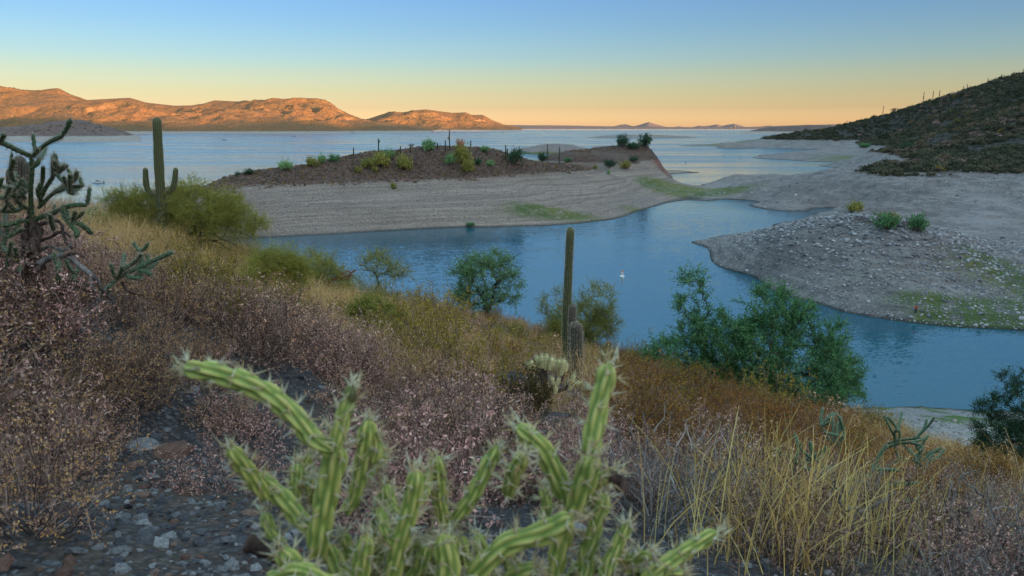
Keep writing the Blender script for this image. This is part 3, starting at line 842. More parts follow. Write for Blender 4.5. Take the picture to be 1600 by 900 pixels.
GREYB = [bush_mesh('grey_twig_shrub', 370 + i, .5, .42, 70, 6, 1, .012, [F_GREYTWIG, F_GREYTWIG], stemw=.009, twl=.45) for i in range(2)]

# ------------------------------------------------------------------ instanced ground cover
def scatter(name, pts, rot, scl, idx, protos, lab, kind='stuff', tilt=0.0, rng=None):
    """one object of ground cover: copies of a few plants or stones on given points"""
    pts = np.asarray(pts, float); n = len(pts)
    me = bpy.data.meshes.new(name)
    me.vertices.add(n); me.vertices.foreach_set('co', pts.astype(np.float32).ravel())
    r3 = np.zeros((n, 3), np.float32); r3[:, 2] = rot
    if tilt:
        r3[:, :2] = (rng or np.random.default_rng(5)).normal(size=(n, 2)) * tilt
    a = me.attributes.new('rot', 'FLOAT_VECTOR', 'POINT'); a.data.foreach_set('vector', r3.ravel())
    a = me.attributes.new('scl', 'FLOAT', 'POINT'); a.data.foreach_set('value', np.asarray(scl, np.float32))
    a = me.attributes.new('pick', 'INT', 'POINT'); a.data.foreach_set('value', np.asarray(idx, np.int32))
    o = bpy.data.objects.new(name, me); COL.objects.link(o)
    c = bpy.data.collections.new(name + '_kinds')
    for i, pm in enumerate(protos):
        po = bpy.data.objects.new('%s_kind_%02d' % (name, i), pm); c.objects.link(po)
    t = bpy.data.node_groups.new(name, 'GeometryNodeTree')
    t.interface.new_socket('Geometry', in_out='INPUT', socket_type='NodeSocketGeometry')
    t.interface.new_socket('Geometry', in_out='OUTPUT', socket_type='NodeSocketGeometry')
    gi = t.nodes.new('NodeGroupInput'); go = t.nodes.new('NodeGroupOutput')
    ip = t.nodes.new('GeometryNodeInstanceOnPoints'); ci = t.nodes.new('GeometryNodeCollectionInfo')
    ci.inputs['Collection'].default_value = c; ci.inputs['Separate Children'].default_value = True; ci.inputs['Reset Children'].default_value = True
    def na(nm, ty):
        q = t.nodes.new('GeometryNodeInputNamedAttribute'); q.data_type = ty; q.inputs['Name'].default_value = nm
        return q.outputs['Attribute']
    t.links.new(gi.outputs[0], ip.inputs['Points']); t.links.new(ci.outputs[0], ip.inputs['Instance'])
    ip.inputs['Pick Instance'].default_value = True
    t.links.new(na('pick', 'INT'), ip.inputs['Instance Index'])
    er = t.nodes.new('FunctionNodeEulerToRotation'); t.links.new(na('rot', 'FLOAT_VECTOR'), er.inputs[0]); t.links.new(er.outputs[0], ip.inputs['Rotation'])
    t.links.new(na('scl', 'FLOAT'), ip.inputs['Scale'])
    t.links.new(ip.outputs[0], go.inputs[0])
    md = o.modifiers.new('cover', 'NODES'); md.node_group = t
    tag(o, lab, kind=kind)
    return o

def put(me, p, s, rz, name, lab, cat, group, sink=.03):
    o = bpy.data.objects.new(name, me); COL.objects.link(o)
    o.location = (p[0], p[1], p[2] - sink * (s if not hasattr(s, '__len__') else s[2])); o.rotation_euler = (0, 0, rz)
    o.scale = (s, s, s) if not hasattr(s, '__len__') else s
    return tag(o, lab, cat, group)

def in_poly(px, py, poly):
    c = np.zeros(len(px), bool); n = len(poly)
    for i in range(n):
        x0, y0 = poly[i]; x1, y1 = poly[(i + 1) % n]
        k = ((y0 > py) != (y1 > py)) & (px < (x1 - x0) * (py - y0) / (y1 - y0 + 1e-9) + x0)
        c ^= k
    return c

BARE = [(170, 720), (250, 690), (330, 670), (420, 700), (470, 760), (480, 1000), (-60, 1000), (-60, 880), (100, 850)]
def build_slope_cover():
    rng = np.random.default_rng(77)
    # jittered spots, wider apart with distance
    pts = []
    r = 1.5
    while r < 75:
        sp = .45 + .011 * r
        n = int(2 * R(48) * r / sp)
        th = np.linspace(-R(48), R(48), n) + rng.normal(size=n) * .35 * sp / r
        rr = r + rng.normal(size=n) * sp * .3
        pts.append(np.stack([rr * np.sin(th), rr * np.cos(th)], 1))
        r += sp * .85
    p = np.concatenate(pts)
    z = ground(p[:, 0], p[:, 1])
    p = np.column_stack([p, z])
    px, py, f = project(p)
    dist = np.hypot(p[:, 0], p[:, 1])
    ok = (z > RING + .5) & (f > 1.2) & (px > -250) & (px < 1850) & (py < 1150)
    bare = in_poly(px, py, BARE)
    ok &= ~(bare & (rng.uniform(0, 1, len(p)) > .04))
    ok &= ~((dist < 3.2) & (rng.uniform(0, 1, len(p)) > .45))
    ok &= ~((np.hypot(p[:, 0], p[:, 1] - .9) < .75))
    # patches left open
    ok &= ~((fbm(p[:, 0] / 1.7, p[:, 1] / 1.7, 3, 33) > .22) & (dist < 22))
    ok &= ~((px > 765) & (px < 925) & (py > 585) & (py < 700) & (rng.uniform(0, 1, len(p)) > .12))
    p, px, py, f, dist = p[ok], px[ok], py[ok], f[ok], dist[ok]
    n = len(p)
    u = rng.uniform(0, 1, n)
    wob = 26 * fbm(p[:, 0] / 3.5, p[:, 1] / 3.5, 3, 8)
    crest = np.interp(px, [-100, 130, 330, 640, 760, 850, 960, 1330, 1500, 1600], [300, 330, 395, 490, 505, 525, 560, 657, 705, 745])
    below = py - crest + wob
    kind = np.zeros(n, int)                      # 0 purple, 1 gold tipped, 2 grass, 3 tan, 4 olive, 5 rust, 6 grey twigs
    tan = (px > 560) & (px < 1010) & (below < 130); kind[tan & (u < .75)] = 3
    gr = (px < 700) & (below < 84); kind[gr & (u < .78)] = 2; kind[gr & (u >= .78) & (u < .88)] = 3
    gr2 = (px >= 700) & (px < 1000) & (below < 95); kind[gr2 & (u < .35)] = 2
    gr3 = (px > 1330) & (below < 70); kind[gr3 & (u < .8)] = 2
    kind[(below < 110) & (u > .955)] = 4
    ru = (px > 960) & (px < 1330) & (below < 130); kind[ru & (u < .75)] = 5
    gt = (px < 330) & (py > 430); kind[gt & (u < .55)] = 1
    kind[(px > 240) & (px < 460) & (py < 520) & (py > 400) & (u > .75)] = 4
    kind[(px > 1020) & (py > 760) & (u < .36)] = 6; kind[(px > 1020) & (py > 740) & (u > .88)] = 2
    kind[(px > 1350) & (py > 720) & (py < 820) & (u < .4)] = 5
    mid = (below < 150) & (below > 8) & (rng.uniform(0, 1, n) < .09) & (px > 640) & (py < 700)
    kind[mid] = rng.choice([0, 3, 3, 4, 4, 5], int(mid.sum()))
    order = np.argsort(f)
    far = dist > 13
    NAMES = [('dry_shrub', 'purple grey dry shrub of the brush on the near slope', 'shrub', 'purple dry shrubs on the slope'),
             ('gold_tipped_shrub', 'brown dry shrub with golden seed tips on the left of the slope', 'shrub', 'gold tipped shrubs on the slope'),
             ('grass_tuft', 'tuft of golden dry grass on the slope', 'grass tuft', 'golden grass tufts'),
             ('tan_shrub', 'tan straw coloured shrub on the slope', 'shrub', 'tan shrubs on the slope'),
             ('olive_bush', 'small olive green bush among the dry brush', 'bush', 'small olive bushes'),
             ('rust_bush', 'rusty orange brown bush among the dry brush', 'bush', 'rusty bushes on the slope'),
             ('grey_twig_shrub', 'bare grey twiggy shrub at the lower right', 'shrub', 'bare grey shrubs')]
    SETS = [BURS, GOLD, GRASS, TANB, OLIVEB, RUSTB, GREYB]
    scl = (.60 + .80 * rng.uniform(0, 1, n) ** 1.5) * (1 + .35 * fbm(p[:, 0] / 1.8, p[:, 1] / 1.8, 2, 61)) * np.where(kind == 5, .95, 1.0) * np.where(dist < 3, .75, 1) * (1 + .010 * dist)
    scl = np.where(mid, scl * rng.uniform(1.2, 1.7, n), scl)
    rot = rng.uniform(0, 2 * math.pi, n)
    pix = scl * FPX / f
    vis = (px > -20) & (px < 1620) & (py > 330) & (py < 930)
    single = np.zeros(n, bool)
    for k in range(7):
        c = np.where((kind == k) & vis)[0]
        c = c[np.argsort(-pix[c])][:(44 if k == 0 else 12)]
        single[c] = True
    marks = [('the round dark bush', 815, 620), ('the cream spined cholla', 868, 600), ('the short stout saguaro', 900, 580), ('the dead stump', 1020, 605), ('the large red brown slab', 258, 712), ('the dark cholla tree', 60, 470), ('the golden olive bush', 316, 485),
             ('the tall two armed saguaro', 255, 390), ('the broad olive bush', 600, 530), ('the round crowned tree', 760, 502), ('the big green tree', 1195, 652), ('the middle teal cholla', 1300, 765), ('the dark tree at the right', 1590, 750),
             ('the tip of the long left cholla arm', 266, 590), ('the tip of the tall right cholla arm', 958, 584), ('the tip of the lowest right cholla arm', 1132, 853), ('the middle of the blurred cholla', 690, 800)]
    SHORT = ['purple grey dry shrub', 'brown shrub with golden tips', 'golden grass tuft', 'tan straw coloured shrub', 'small olive bush', 'rusty brown bush', 'bare grey twiggy shrub']
    ORD = 'closest,second closest,third closest,fourth closest,fifth closest,sixth closest,seventh closest,eighth closest,ninth closest,tenth closest,eleventh closest,twelfth closest,thirteenth closest'.split(',')
    sid = np.where(single)[0]
    md = np.array([[math.hypot(px[i] - m[1], py[i] - 20 - m[2]) for m in marks] for i in sid])
    count = {}
    for j in np.argsort(md.min(1)):
        i = sid[j]
        k = kind[i]; ms = SETS[k]
        nm, lab, cat, grp = NAMES[k]
        w_ = int(md[j].argmin()); c_ = count.get((k, w_), 0); count[(k, w_)] = c_ + 1
        lab = '%s %s to %s' % (SHORT[k], ORD[min(c_, 12)], marks[w_][0])
        o = put(ms[rng.integers(len(ms))], p[i], float(scl[i]), float(rot[i]), nm, lab, cat, grp)
    rest = ~single
    protos = BURS_FAR + GOLD + GRASS + TANB + OLIVEB + RUSTB + GREYB + BURS
    first = {0: (0, 4), 1: (4, 2), 2: (6, 3), 3: (9, 2), 4: (11, 2), 5: (13, 2), 6: (15, 2)}
    idx = np.array([first[k][0] + rng.integers(first[k][1]) if (k or far[i]) else 17 + rng.integers(4) for i, k in enumerate(kind)])
    pp = p.copy(); pp[:, 2] -= .03
    scatter('dry_brush', pp[rest], rot[rest], scl[rest], idx[rest], protos, 'mass of dry purple brown brush and grass covering the slope')
    print('brush', n, 'single', int(single.sum()))
build_slope_cover()
# ------------------------------------------------------------------ rays onto the shores
_TS = np.geomspace(70, 2200, 700)
def hit_shore(px, py):
    d = ray(px, py)
    z = CAMZ + d[2] * _TS
    g = shore_raw(d[0] * _TS, d[1] * _TS)
    w = (z < g)
    if not w.any(): return None
    k = int(np.argmax(w)); t = _TS[k]
    return (d[0] * t, d[1] * t, float(g[k]))

# ------------------------------------------------------------------ columnar cacti
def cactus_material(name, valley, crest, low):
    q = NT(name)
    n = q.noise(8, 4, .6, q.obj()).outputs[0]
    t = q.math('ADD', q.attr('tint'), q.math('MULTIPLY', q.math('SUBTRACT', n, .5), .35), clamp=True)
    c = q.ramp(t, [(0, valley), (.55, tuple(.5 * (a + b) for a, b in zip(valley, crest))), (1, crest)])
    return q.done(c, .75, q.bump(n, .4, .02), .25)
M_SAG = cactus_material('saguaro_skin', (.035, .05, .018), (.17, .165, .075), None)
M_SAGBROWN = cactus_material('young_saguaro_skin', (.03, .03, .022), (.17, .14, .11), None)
M_SAGFAR = plain('far_saguaro_skin', (.055, .06, .035))
F_SPINE = foliage('pale_spines', [(0, (.30, .23, .16)), (.5, (.48, .40, .30)), (1, (.66, .58, .46))], .2, .1)
F_CREAM = foliage('cream_spines', [(0, (.42, .35, .18)), (.5, (.70, .62, .38)), (1, (.80, .76, .58))], .35, .05)

def resample(pts, n):
    pts = np.asarray(pts, float)
    if len(pts) > 2:                              # smooth through the given points
        t = np.arange(len(pts)); tt = np.linspace(0, len(pts) - 1, 8 * len(pts))
        P = np.vstack([2 * pts[0] - pts[1], pts, 2 * pts[-1] - pts[-2]])
        i = np.clip(tt.astype(int), 0, len(pts) - 2); f = (tt - i)[:, None]
        a, b, c, d = P[i], P[i + 1], P[i + 2], P[i + 3]
        pts = .5 * (2 * b + (c - a) * f + (2 * a - 5 * b + 4 * c - d) * f ** 2 + (3 * b - a - 3 * c + d) * f ** 3)
    s = np.concatenate([[0], np.cumsum(np.linalg.norm(np.diff(pts, axis=0), axis=1))])
    u = np.linspace(0, s[-1], n)
    return np.stack([np.interp(u, s, pts[:, k]) for k in range(3)], 1), u
def frames(pts):
    d = np.gradient(pts, axis=0); d /= np.linalg.norm(d, axis=1)[:, None] + 1e-12
    u = np.cross(d[0], [0, 1.0, 0.13]); U = []; W = []
    if np.linalg.norm(u) < 1e-3: u = np.array([1.0, 0, 0])
    for i in range(len(pts)):
        u = u - d[i] * (u @ d[i]); u /= np.linalg.norm(u) + 1e-12
        U.append(u.copy()); W.append(np.cross(d[i], u))
    return d, np.array(U), np.array(W)
def ribbed(mb, pts, rad, ribs=14, n=30, per=4, depth=.16, base=.86, sp=None, rng=None, spl=.05, spn=3):
    """a ribbed column with a domed tip along pts"""
    P, u = resample(pts, n)
    L = u[-1]
    dome = np.linspace(0, 1, 6)[1:]
    tipu = L - rad * 1.1
    uu = np.concatenate([np.linspace(0, max(tipu, L * .3), n - 5), max(tipu, L * .3) + (L - max(tipu, L * .3)) * np.sin(dome * math.pi / 2)])
    Q = np.stack([np.interp(uu, u, P[:, k]) for k in range(3)], 1)
    f = uu / L
    rr = rad * (base + (1 - base) * np.clip(f / .35, 0, 1)) * (1 - .10 * sstep(.6, 1, f))
    rr[-5:] *= np.cos(dome * math.pi / 2 * .985)
    rr = rr * (1 + .025 * np.sin(uu * 3.1) + .02 * np.sin(uu * 7.7))
    d, U, W = frames(Q)
    S = ribs * per
    th = np.arange(S) * 2 * math.pi / S
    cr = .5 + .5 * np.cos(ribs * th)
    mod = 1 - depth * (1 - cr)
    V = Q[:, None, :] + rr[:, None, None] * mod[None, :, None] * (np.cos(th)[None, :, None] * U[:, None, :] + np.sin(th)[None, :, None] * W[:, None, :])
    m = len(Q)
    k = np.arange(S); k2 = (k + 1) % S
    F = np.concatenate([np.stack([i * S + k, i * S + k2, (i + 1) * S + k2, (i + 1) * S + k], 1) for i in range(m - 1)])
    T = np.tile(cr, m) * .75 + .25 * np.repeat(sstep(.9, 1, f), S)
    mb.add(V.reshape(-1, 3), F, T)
    if sp is not None:
        for j in range(ribs):
            a = 2 * math.pi * j / ribs
            q = np.linspace(.02, 1, int(L / .05))
            X = np.stack([np.interp(q * L, uu, (Q + rr[:, None] * (math.cos(a) * U + math.sin(a) * W))[:, kk]) for kk in range(3)], 1)
            N = np.stack([np.interp(q * L, uu, (math.cos(a) * U + math.sin(a) * W)[:, kk]) for kk in range(3)], 1)
            sp.leaves(np.repeat(X, spn, 0), spl, np.repeat(N, spn, 0), .10, None, rng)
def px_path(pp, Y): return [at(a, b, Y) for a, b in pp]

def saguaro(name, lab, trunk, rad, arms, Y, mat, spines=True, group=None, ribs=14, spl=.06):
    base = np.array(trunk[0] if len(trunk[0]) == 3 else at(*trunk[0], Y), float)
    root = empty(name, base)
    tag(root, lab, 'cactus', group)
    def loc(pp): return np.array([p if len(p) == 3 else at(*p, Y) for p in pp], float) - base
    rng = np.random.default_rng(int(abs(base[0]) * 100) + 3)
    t = loc(trunk); t[0, 2] -= .35
    mb = MB(); sp = MB() if spines else None
    ribbed(mb, t, rad, ribs, 40, sp=sp, rng=rng, spl=spl)
    tr = mb.build('trunk', mat, root, True)
    if spines: sp.build('spines', F_SPINE, tr)
    for ap, ar in arms:
        mb = MB(); sp = MB() if spines else None
        ribbed(mb, loc(ap), ar, max(8, ribs - 4), 30, base=.7, sp=sp, rng=rng, spl=spl * .8)
        a = mb.build('arm', mat, root, True)
        if spines: sp.build('spines', F_SPINE, a)
    return root
def near_Y(px, py): return hit(px, py, 6)[1]

Y1 = near_Y(256, 390)
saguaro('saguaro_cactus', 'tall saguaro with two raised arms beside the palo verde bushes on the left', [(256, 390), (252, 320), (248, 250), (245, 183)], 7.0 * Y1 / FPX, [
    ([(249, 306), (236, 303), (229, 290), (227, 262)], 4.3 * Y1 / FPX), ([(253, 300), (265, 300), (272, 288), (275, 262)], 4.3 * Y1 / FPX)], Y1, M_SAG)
Y2 = near_Y(884, 583)
saguaro('saguaro_cactus', 'tallest armless saguaro in the middle rising in front of the bay', [(884, 586), (885, 510), (888, 430), (891.5, 355)], 6.6 * Y2 / FPX, [], Y2, M_SAG)
saguaro('saguaro_cactus', 'slim saguaro half as tall, touching the tallest armless one', [(893, 584), (893.5, 530), (895, 475)], 5.8 * Y2 / FPX, [], Y2 - .6, M_SAGBROWN)
saguaro('saguaro_cactus', 'short stout bristly saguaro in front of the tallest armless one', [(902, 590), (901, 550), (900.5, 503)], 9.3 * Y2 / FPX, [], Y2 - 1.6, M_SAGBROWN, ribs=16, spl=.08)
Y3 = near_Y(951, 572)
saguaro('saguaro_cactus', 'smallest young saguaro standing alone left of the big green tree', [(951, 576), (951, 555), (951, 533)], 5.6 * Y3 / FPX, [], Y3, M_SAGBROWN, spl=.08)
Y4 = near_Y(455, 462)
saguaro('saguaro_cactus', 'short dark barrel shaped saguaro among the palo verde by the water', [(456, 470), (456, 455), (455, 435)], .26, [], min(Y4, 40), M_SAGBROWN)
saguaro('saguaro_cactus', 'brownish many armed saguaro partly hidden behind the dark cholla', [(30, 330), (30, 290), (31, 243)], .28, [
    ([(29, 292), (20, 290), (17, 278), (18, 262)], .2), ([(33, 290), (40, 286), (41, 270), (41, 252)], .2)], 34, M_SAGBROWN, False)

def far_saguaro(px, yb, yt, lab, group, arms=(), rad=.27, base=None):
    b = base or hit_shore(px, yb)
    if b is None: return
    Y = b[1]
    top = at(px, yt, Y)
    o_ = MB()
    b = np.array(b)
    h = max(top[2] - b[2], 2.0)
    ribbed(o_, [(0, 0, -.4), (0, 0, h * .5), (.05, 0, h)], rad, 8, 14, 2)
    for (f, s, l) in arms:
        ribbed(o_, [(0, 0, h * f), (s * .75, 0, h * f + .1), (s * .95, 0, h * f + .5), (s * .95, 0, h * f + l)], rad * .75, 6, 10, 2)
    o = o_.build('saguaro_cactus', M_SAGFAR, None, True, tuple(b))
    return tag(o, lab, 'cactus', group)
G = 'saguaros on the peninsula'
far_saguaro(553, 249, 230, 'first lone pole saguaro from the left on the peninsula crest', G)
far_saguaro(592, 243, 216, 'taller pole saguaro with a knob near its top left of the crest middle', G, [(.75, .7, 1.0)])
far_saguaro(626, 242, 228, 'short pole saguaro right of the olive bush clump on the crest', G)
far_saguaro(621, 246, 234, 'shortest thin saguaro in front of the olive bush on the crest', G)
far_saguaro(642, 240, 224, 'broken saguaro with one arm bent sideways on the crest', G, [(.55, .8, 1.6), (.7, -.8, .9), (.8, 1.6, .4)])
far_saguaro(684, 236, 223, 'short saguaro just right of the round green crest bush', G)
far_saguaro(696, 238, 219, 'medium saguaro just left of the tallest crest saguaro', G)
far_saguaro(702.5, 234, 202, 'tallest saguaro on the peninsula crest', G, [(.5, -.6, 1.2)])
far_saguaro(735.5, 234, 219, 'saguaro on the crest right of the big bushes', G)
far_saguaro(790, 250, 226, 'saguaro rising left of the dark green crest bush', G)
far_saguaro(793, 262, 232, 'saguaro with short arms below the dark green crest bush', G, [(.5, -.7, 1.4)])
far_saguaro(855, 254, 224, 'slender saguaro against the lake right of the dark green crest bush', G, [(.4, .7, 2.0)])
far_saguaro(874, 256, 229, 'last slender saguaro before the second hump of the peninsula', G, [(.3, -.7, .8)])
G = 'saguaros on the hill skyline'
for i, (px, yb, yt, ar) in enumerate(((1295, 202, 194, ()), (1323, 195, 188, ()), (1379, 175, 165, ()), (1442, 153, 143, ((.4, .9, 2), (.5, -.9, 1.5))), (1457, 149, 142, ()), (1467, 147, 141, ((.4, .9, 1.8),)), (1505, 140, 134, ()), (1510.5, 139, 131, ()),
                                      (1543, 130, 122, ()), (1564, 124, 116, ()), (1568, 122, 116.5, ()), (1598, 115, 108, ()))):
    b = None
    for dy in range(0, 16):
        b = hit_shore(px, yb + dy)
        if b: break
    if b:
        far_saguaro(px, yb, yt, 'saguaro number %s from the left on the skyline of the dark hill' % ('one two three four five six seven eight nine ten eleven twelve'.split()[i]), G, ar, .5, b)

# ------------------------------------------------------------------ trees and large bushes
def grow(rng, trunk, lobes, n_end, droop=.0):
    nodes = [np.array(p, float) for p in trunk]; par = [-1] + list(range(len(trunk) - 1))
    w = np.array([l[3] * l[4] * l[5] for l in lobes]) ** .7; w /= w.sum()
    E = []
    for i in rng.choice(len(lobes), n_end, p=w):
        l = lobes[i]
        v = rng.normal(size=3); v /= np.linalg.norm(v); v *= rng.uniform(.25, 1) ** .45
        E.append(np.array(l[:3]) + v * np.array(l[3:6]))
    E = np.array(E); base = nodes[-1]
    E = E[np.argsort(np.linalg.norm(E - base, axis=1))]
    ends = []; chains = []
    cut = max(1, len(trunk) // 2)
    for e in E:
        N = np.array(nodes)
        d = np.linalg.norm(N - e, axis=1) + .25 * np.maximum(0, N[:, 2] - e[2]) * 2
        d[:cut] += 1e3
        i = int(np.argmin(d)); a = nodes[i]; L = np.linalg.norm(e - a)
        if L < .05: continue
        m = 4
        ch = [i]; prev = i
        for k in range(1, m + 1):
            t = k / m
            p = a * (1 - t) + e * t + rng.normal(size=3) * L * .07 * (t < 1) + np.array([0, 0, 1]) * L * .10 * math.sin(t * math.pi) * (1 - droop)
            nodes.append(p); par.append(prev); prev = len(nodes) - 1; ch.append(prev)
        ends.append(prev); chains.append(ch)
    cnt = np.zeros(len(nodes)); cnt[ends] = 1
    for i in range(len(nodes) - 1, 0, -1): cnt[par[i]] += cnt[i]
    return np.array(nodes), chains, ends, cnt
def tree(name, lab, cat, base, lobes_px, seed, wood, leafm, n_end=160, rtip=.012, twigs=5, twl=.35, nleaf=10, leaf=.07, aspect=.5, trunk_px=None, twig_mat=None, twigw=.012, depth=.8, group=None, sides=5, sub=0, pw=.5):
    """lobes and trunk are given as seen, at the distance of the base"""
    rng = np.random.default_rng(seed)
    base = np.array(base, float); Y = base[1]; s = Y / FPX / math.cos(PITCH)
    lobes = []
    for (px, py, rx, ry) in lobes_px:
        p = np.array(at(px, py, Y)) - base
        p[1] += rng.uniform(-.4, .4) * rx * s
        lobes.append((*p, rx * s, rx * s * depth, ry * s))
    tp = [(0, 0, -.3), (0, 0, 0)] + [tuple(np.array(at(a, b, Y)) - base) for a, b in (trunk_px or [])]
    if not trunk_px:
        c = np.mean([l[:3] for l in lobes], axis=0); tp += [tuple(c * .15), tuple(c * .35)]
    tp = [np.array(p) for p in tp]
    nodes, chains, ends, cnt = grow(rng, tp, lobes, n_end)
    root = empty(name, base); tag(root, lab, cat, group)
    mb = MB()
    R_ = lambda i: rtip * cnt[i] ** pw
    mb.tube(nodes[:len(tp)], [R_(i) for i in range(len(tp))], 7)
    for ch in chains:
        rr = [min(R_(i), R_(ch[1]) * 1.15) for i in ch]
        mb.tube(nodes[ch], rr, sides if rr[0] > rtip * 2 else 4, cap=False)
    mb.build('trunk', wood, root, True)
    cr = MB()
    EP = nodes[ends]; PR = nodes[[c[-2] for c in chains]]
    d = EP - PR; d /= np.linalg.norm(d, axis=1)[:, None] + 1e-9
    B = np.repeat(EP - d * .25 * twl, twigs, 0); D = np.repeat(d, twigs, 0) * .9 + rng.normal(size=(len(B), 3)) * .6; D[:, 2] += .25
    # some twigs along the outer chains too
    mid = nodes[[c[2] for c in chains]]; B = np.concatenate([B, np.repeat(mid, max(1, twigs // 2), 0)]); D = np.concatenate([D, rng.normal(size=(len(mid) * max(1, twigs // 2), 3)) + [0, 0, .3]])
    D /= np.linalg.norm(D, axis=1)[:, None]
    L = twl * rng.uniform(.5, 1.25, len(B))
    t = np.linspace(0, 1, 4)[None, :, None]
    T = B[:, None, :] + D[:, None, :] * L[:, None, None] * t + rng.normal(size=(len(B), 4, 3)) * twl * .05 * t
    if sub:
        T = np.concatenate([T, sub_twigs(rng, T, sub, twl * .6, up=.15)])
    strips(cr, T, twigw, rng.uniform(0, 1, len(T)), rng, 0)
    if nleaf:
        q, dd = along(rng, T, nleaf, .1)
        q = q + rng.normal(size=q.shape) * leaf * .35
        ti = np.clip(rng.normal(.5, .22, len(q)) + .12 * rng.normal(size=len(T)).repeat(nleaf), 0, 1)
        cr.leaves(q, leaf, dd, aspect, ti, rng, 1)
    cr.build('crown', [twig_mat or wood, leafm], root)
    return root

tree('ironwood_tree', 'large blue green tree spreading over the slope in front of the bay', 'tree', hit(1195, 652, 6),
     [(1083, 475, 30, 60), (1058, 560, 55, 38), (1125, 535, 50, 55), (1180, 560, 75, 65), (1205, 488, 48, 40), (1262, 508, 35, 40), (1250, 585, 75, 55), (1312, 578, 45, 38), (1298, 530, 28, 35), (1320, 615, 40, 25), (1150, 615, 60, 35), (1110, 590, 50, 30), (1230, 620, 60, 25), (1070, 440, 12, 22), (1280, 640, 30, 20)],
     501, M_BARK, F_LEAF, n_end=900, rtip=.009, twigs=8, twl=.65, nleaf=16, leaf=.085, trunk_px=[(1196, 640), (1200, 610)])
tree('ironwood_tree', 'single round crowned tree on a short trunk at the edge of the bay', 'tree', hit(761, 500, 10),
     [(757, 430, 45, 32), (718, 440, 24, 28), (797, 452, 26, 34), (760, 465, 48, 18), (772, 408, 32, 16), (728, 472, 20, 14), (735, 420, 25, 22), (790, 425, 24, 24)],
     502, M_BARK, F_SAGE, n_end=300, rtip=.009, twigs=7, twl=.62, nleaf=9, leaf=.08, trunk_px=[(761, 490), (764, 478)])
tree('mesquite_tree', 'dark green tree cut by the right edge above the shore', 'tree', hit(1592, 752, 6),
     [(1580, 640, 48, 50), (1558, 690, 42, 40), (1543, 650, 22, 38), (1600, 600, 25, 28), (1605, 700, 60, 50), (1532, 685, 18, 20), (1577, 592, 14, 20), (1640, 640, 40, 60), (1560, 730, 45, 25), (1620, 740, 50, 25), (1550, 715, 35, 25)],
     503, M_BARK, F_DLEAF, n_end=520, rtip=.009, twigs=8, twl=.65, nleaf=15, leaf=.08)
PALO = dict(wood=M_GREENBARK, leafm=F_PALO, twig_mat=F_PALO, nleaf=5, leaf=.05, aspect=.35, twigw=.011, sub=4, rtip=.006)
def palo(lab, base, lobes, seed, n_end=110, twl=.6, twigs=9, **kw):
    a = dict(PALO); a.update(kw)
    return tree('palo_verde', lab, 'tree', base, lobes, seed, n_end=n_end, twl=twl, twigs=twigs, **a)
palo('olive palo verde bush left of the tall two armed saguaro', hit(238, 384, 10), [(212, 325, 42, 26), (198, 345, 34, 18), (182, 318, 18, 16), (225, 340, 28, 24)], 511, 120)
palo('wide olive palo verde bush right of the tall two armed saguaro', hit(276, 388, 10), [(320, 325, 55, 32), (290, 302, 28, 16), (345, 348, 48, 24), (385, 352, 32, 22), (300, 352, 40, 22), (275, 330, 25, 25), (360, 325, 30, 20)], 512, 260)
palo('feathery yellow green palo verde behind the tallest armless saguaro', hit(905, 548, 10), [(868, 478, 26, 28), (932, 468, 30, 30), (905, 505, 52, 26), (946, 500, 22, 24), (880, 520, 34, 20), (930, 520, 30, 18)], 513, 210, twl=.55)
palo('low yellow green bush left of the big green tree', hit(1003, 566, 10), [(1003, 535, 34, 24), (975, 548, 22, 16), (1030, 545, 26, 22)], 514, 110, twl=.5)
palo('thin palo verde on the left of the clump at the water edge', hit(440, 466, 10), [(430, 418, 32, 24), (408, 440, 28, 20), (455, 425, 22, 18), (440, 445, 34, 14)], 515, 150, sub=3)
palo('scraggly palo verde with bare branches in the middle of the clump at the water edge', hit(508, 474, 10), [(495, 418, 38, 26), (520, 440, 34, 20), (478, 440, 26, 20)], 516, 130, sub=3, twigs=6)
palo('sparse leaning palo verde reaching right over the water', hit(572, 478, 10), [(590, 415, 34, 20), (560, 448, 34, 16), (622, 425, 20, 12), (600, 455, 30, 12)], 517, 120, sub=3, twigs=5)
tree('olive_bush', 'broad olive yellow bush below the sparse leaning palo verde', 'bush', hit(600, 535, 8), [(605, 502, 38, 22), (575, 485, 36, 18), (585, 520, 40, 16), (625, 520, 22, 16)], 518, M_BARK, F_PALO, n_end=220, twigs=6, twl=.4, nleaf=6, leaf=.06, twig_mat=F_PALO)
tree('olive_bush', 'golden olive creosote bush with dark stems on the left slope', 'bush', hit(316, 495, 6), [(310, 428, 44, 22), (332, 455, 30, 24), (282, 442, 26, 20), (310, 470, 26, 18)], 519, M_BARK, F_OLIVE, n_end=150, twigs=5, twl=.22, nleaf=6, leaf=.032, rtip=.005, twigw=.005)
tree('olive_bush', 'low green bush right of the round crowned tree', 'bush', hit(795, 545, 8), [(795, 520, 28, 18), (815, 530, 18, 12)], 520, M_BARK, F_PALO, n_end=80, twigs=6, twl=.4, nleaf=6, leaf=.06)
tree('olive_bush', 'small teal bush left of the palo verde on the far left crest', 'bush', hit(150, 362, 10), [(145, 340, 22, 14), (165, 350, 20, 12)], 521, M_BARK, F_SAGE, n_end=60, twigs=5, twl=.35, nleaf=6, leaf=.06)
tree('rust_bush', 'large rusty orange bush at the foot of the big green tree', 'bush', hit(1070, 640, 8), [(1065, 600, 40, 26), (1090, 615, 34, 22), (1045, 615, 26, 20)], 522, M_BARK, F_RUST, n_end=120, twigs=6, twl=.35, nleaf=6, leaf=.055)
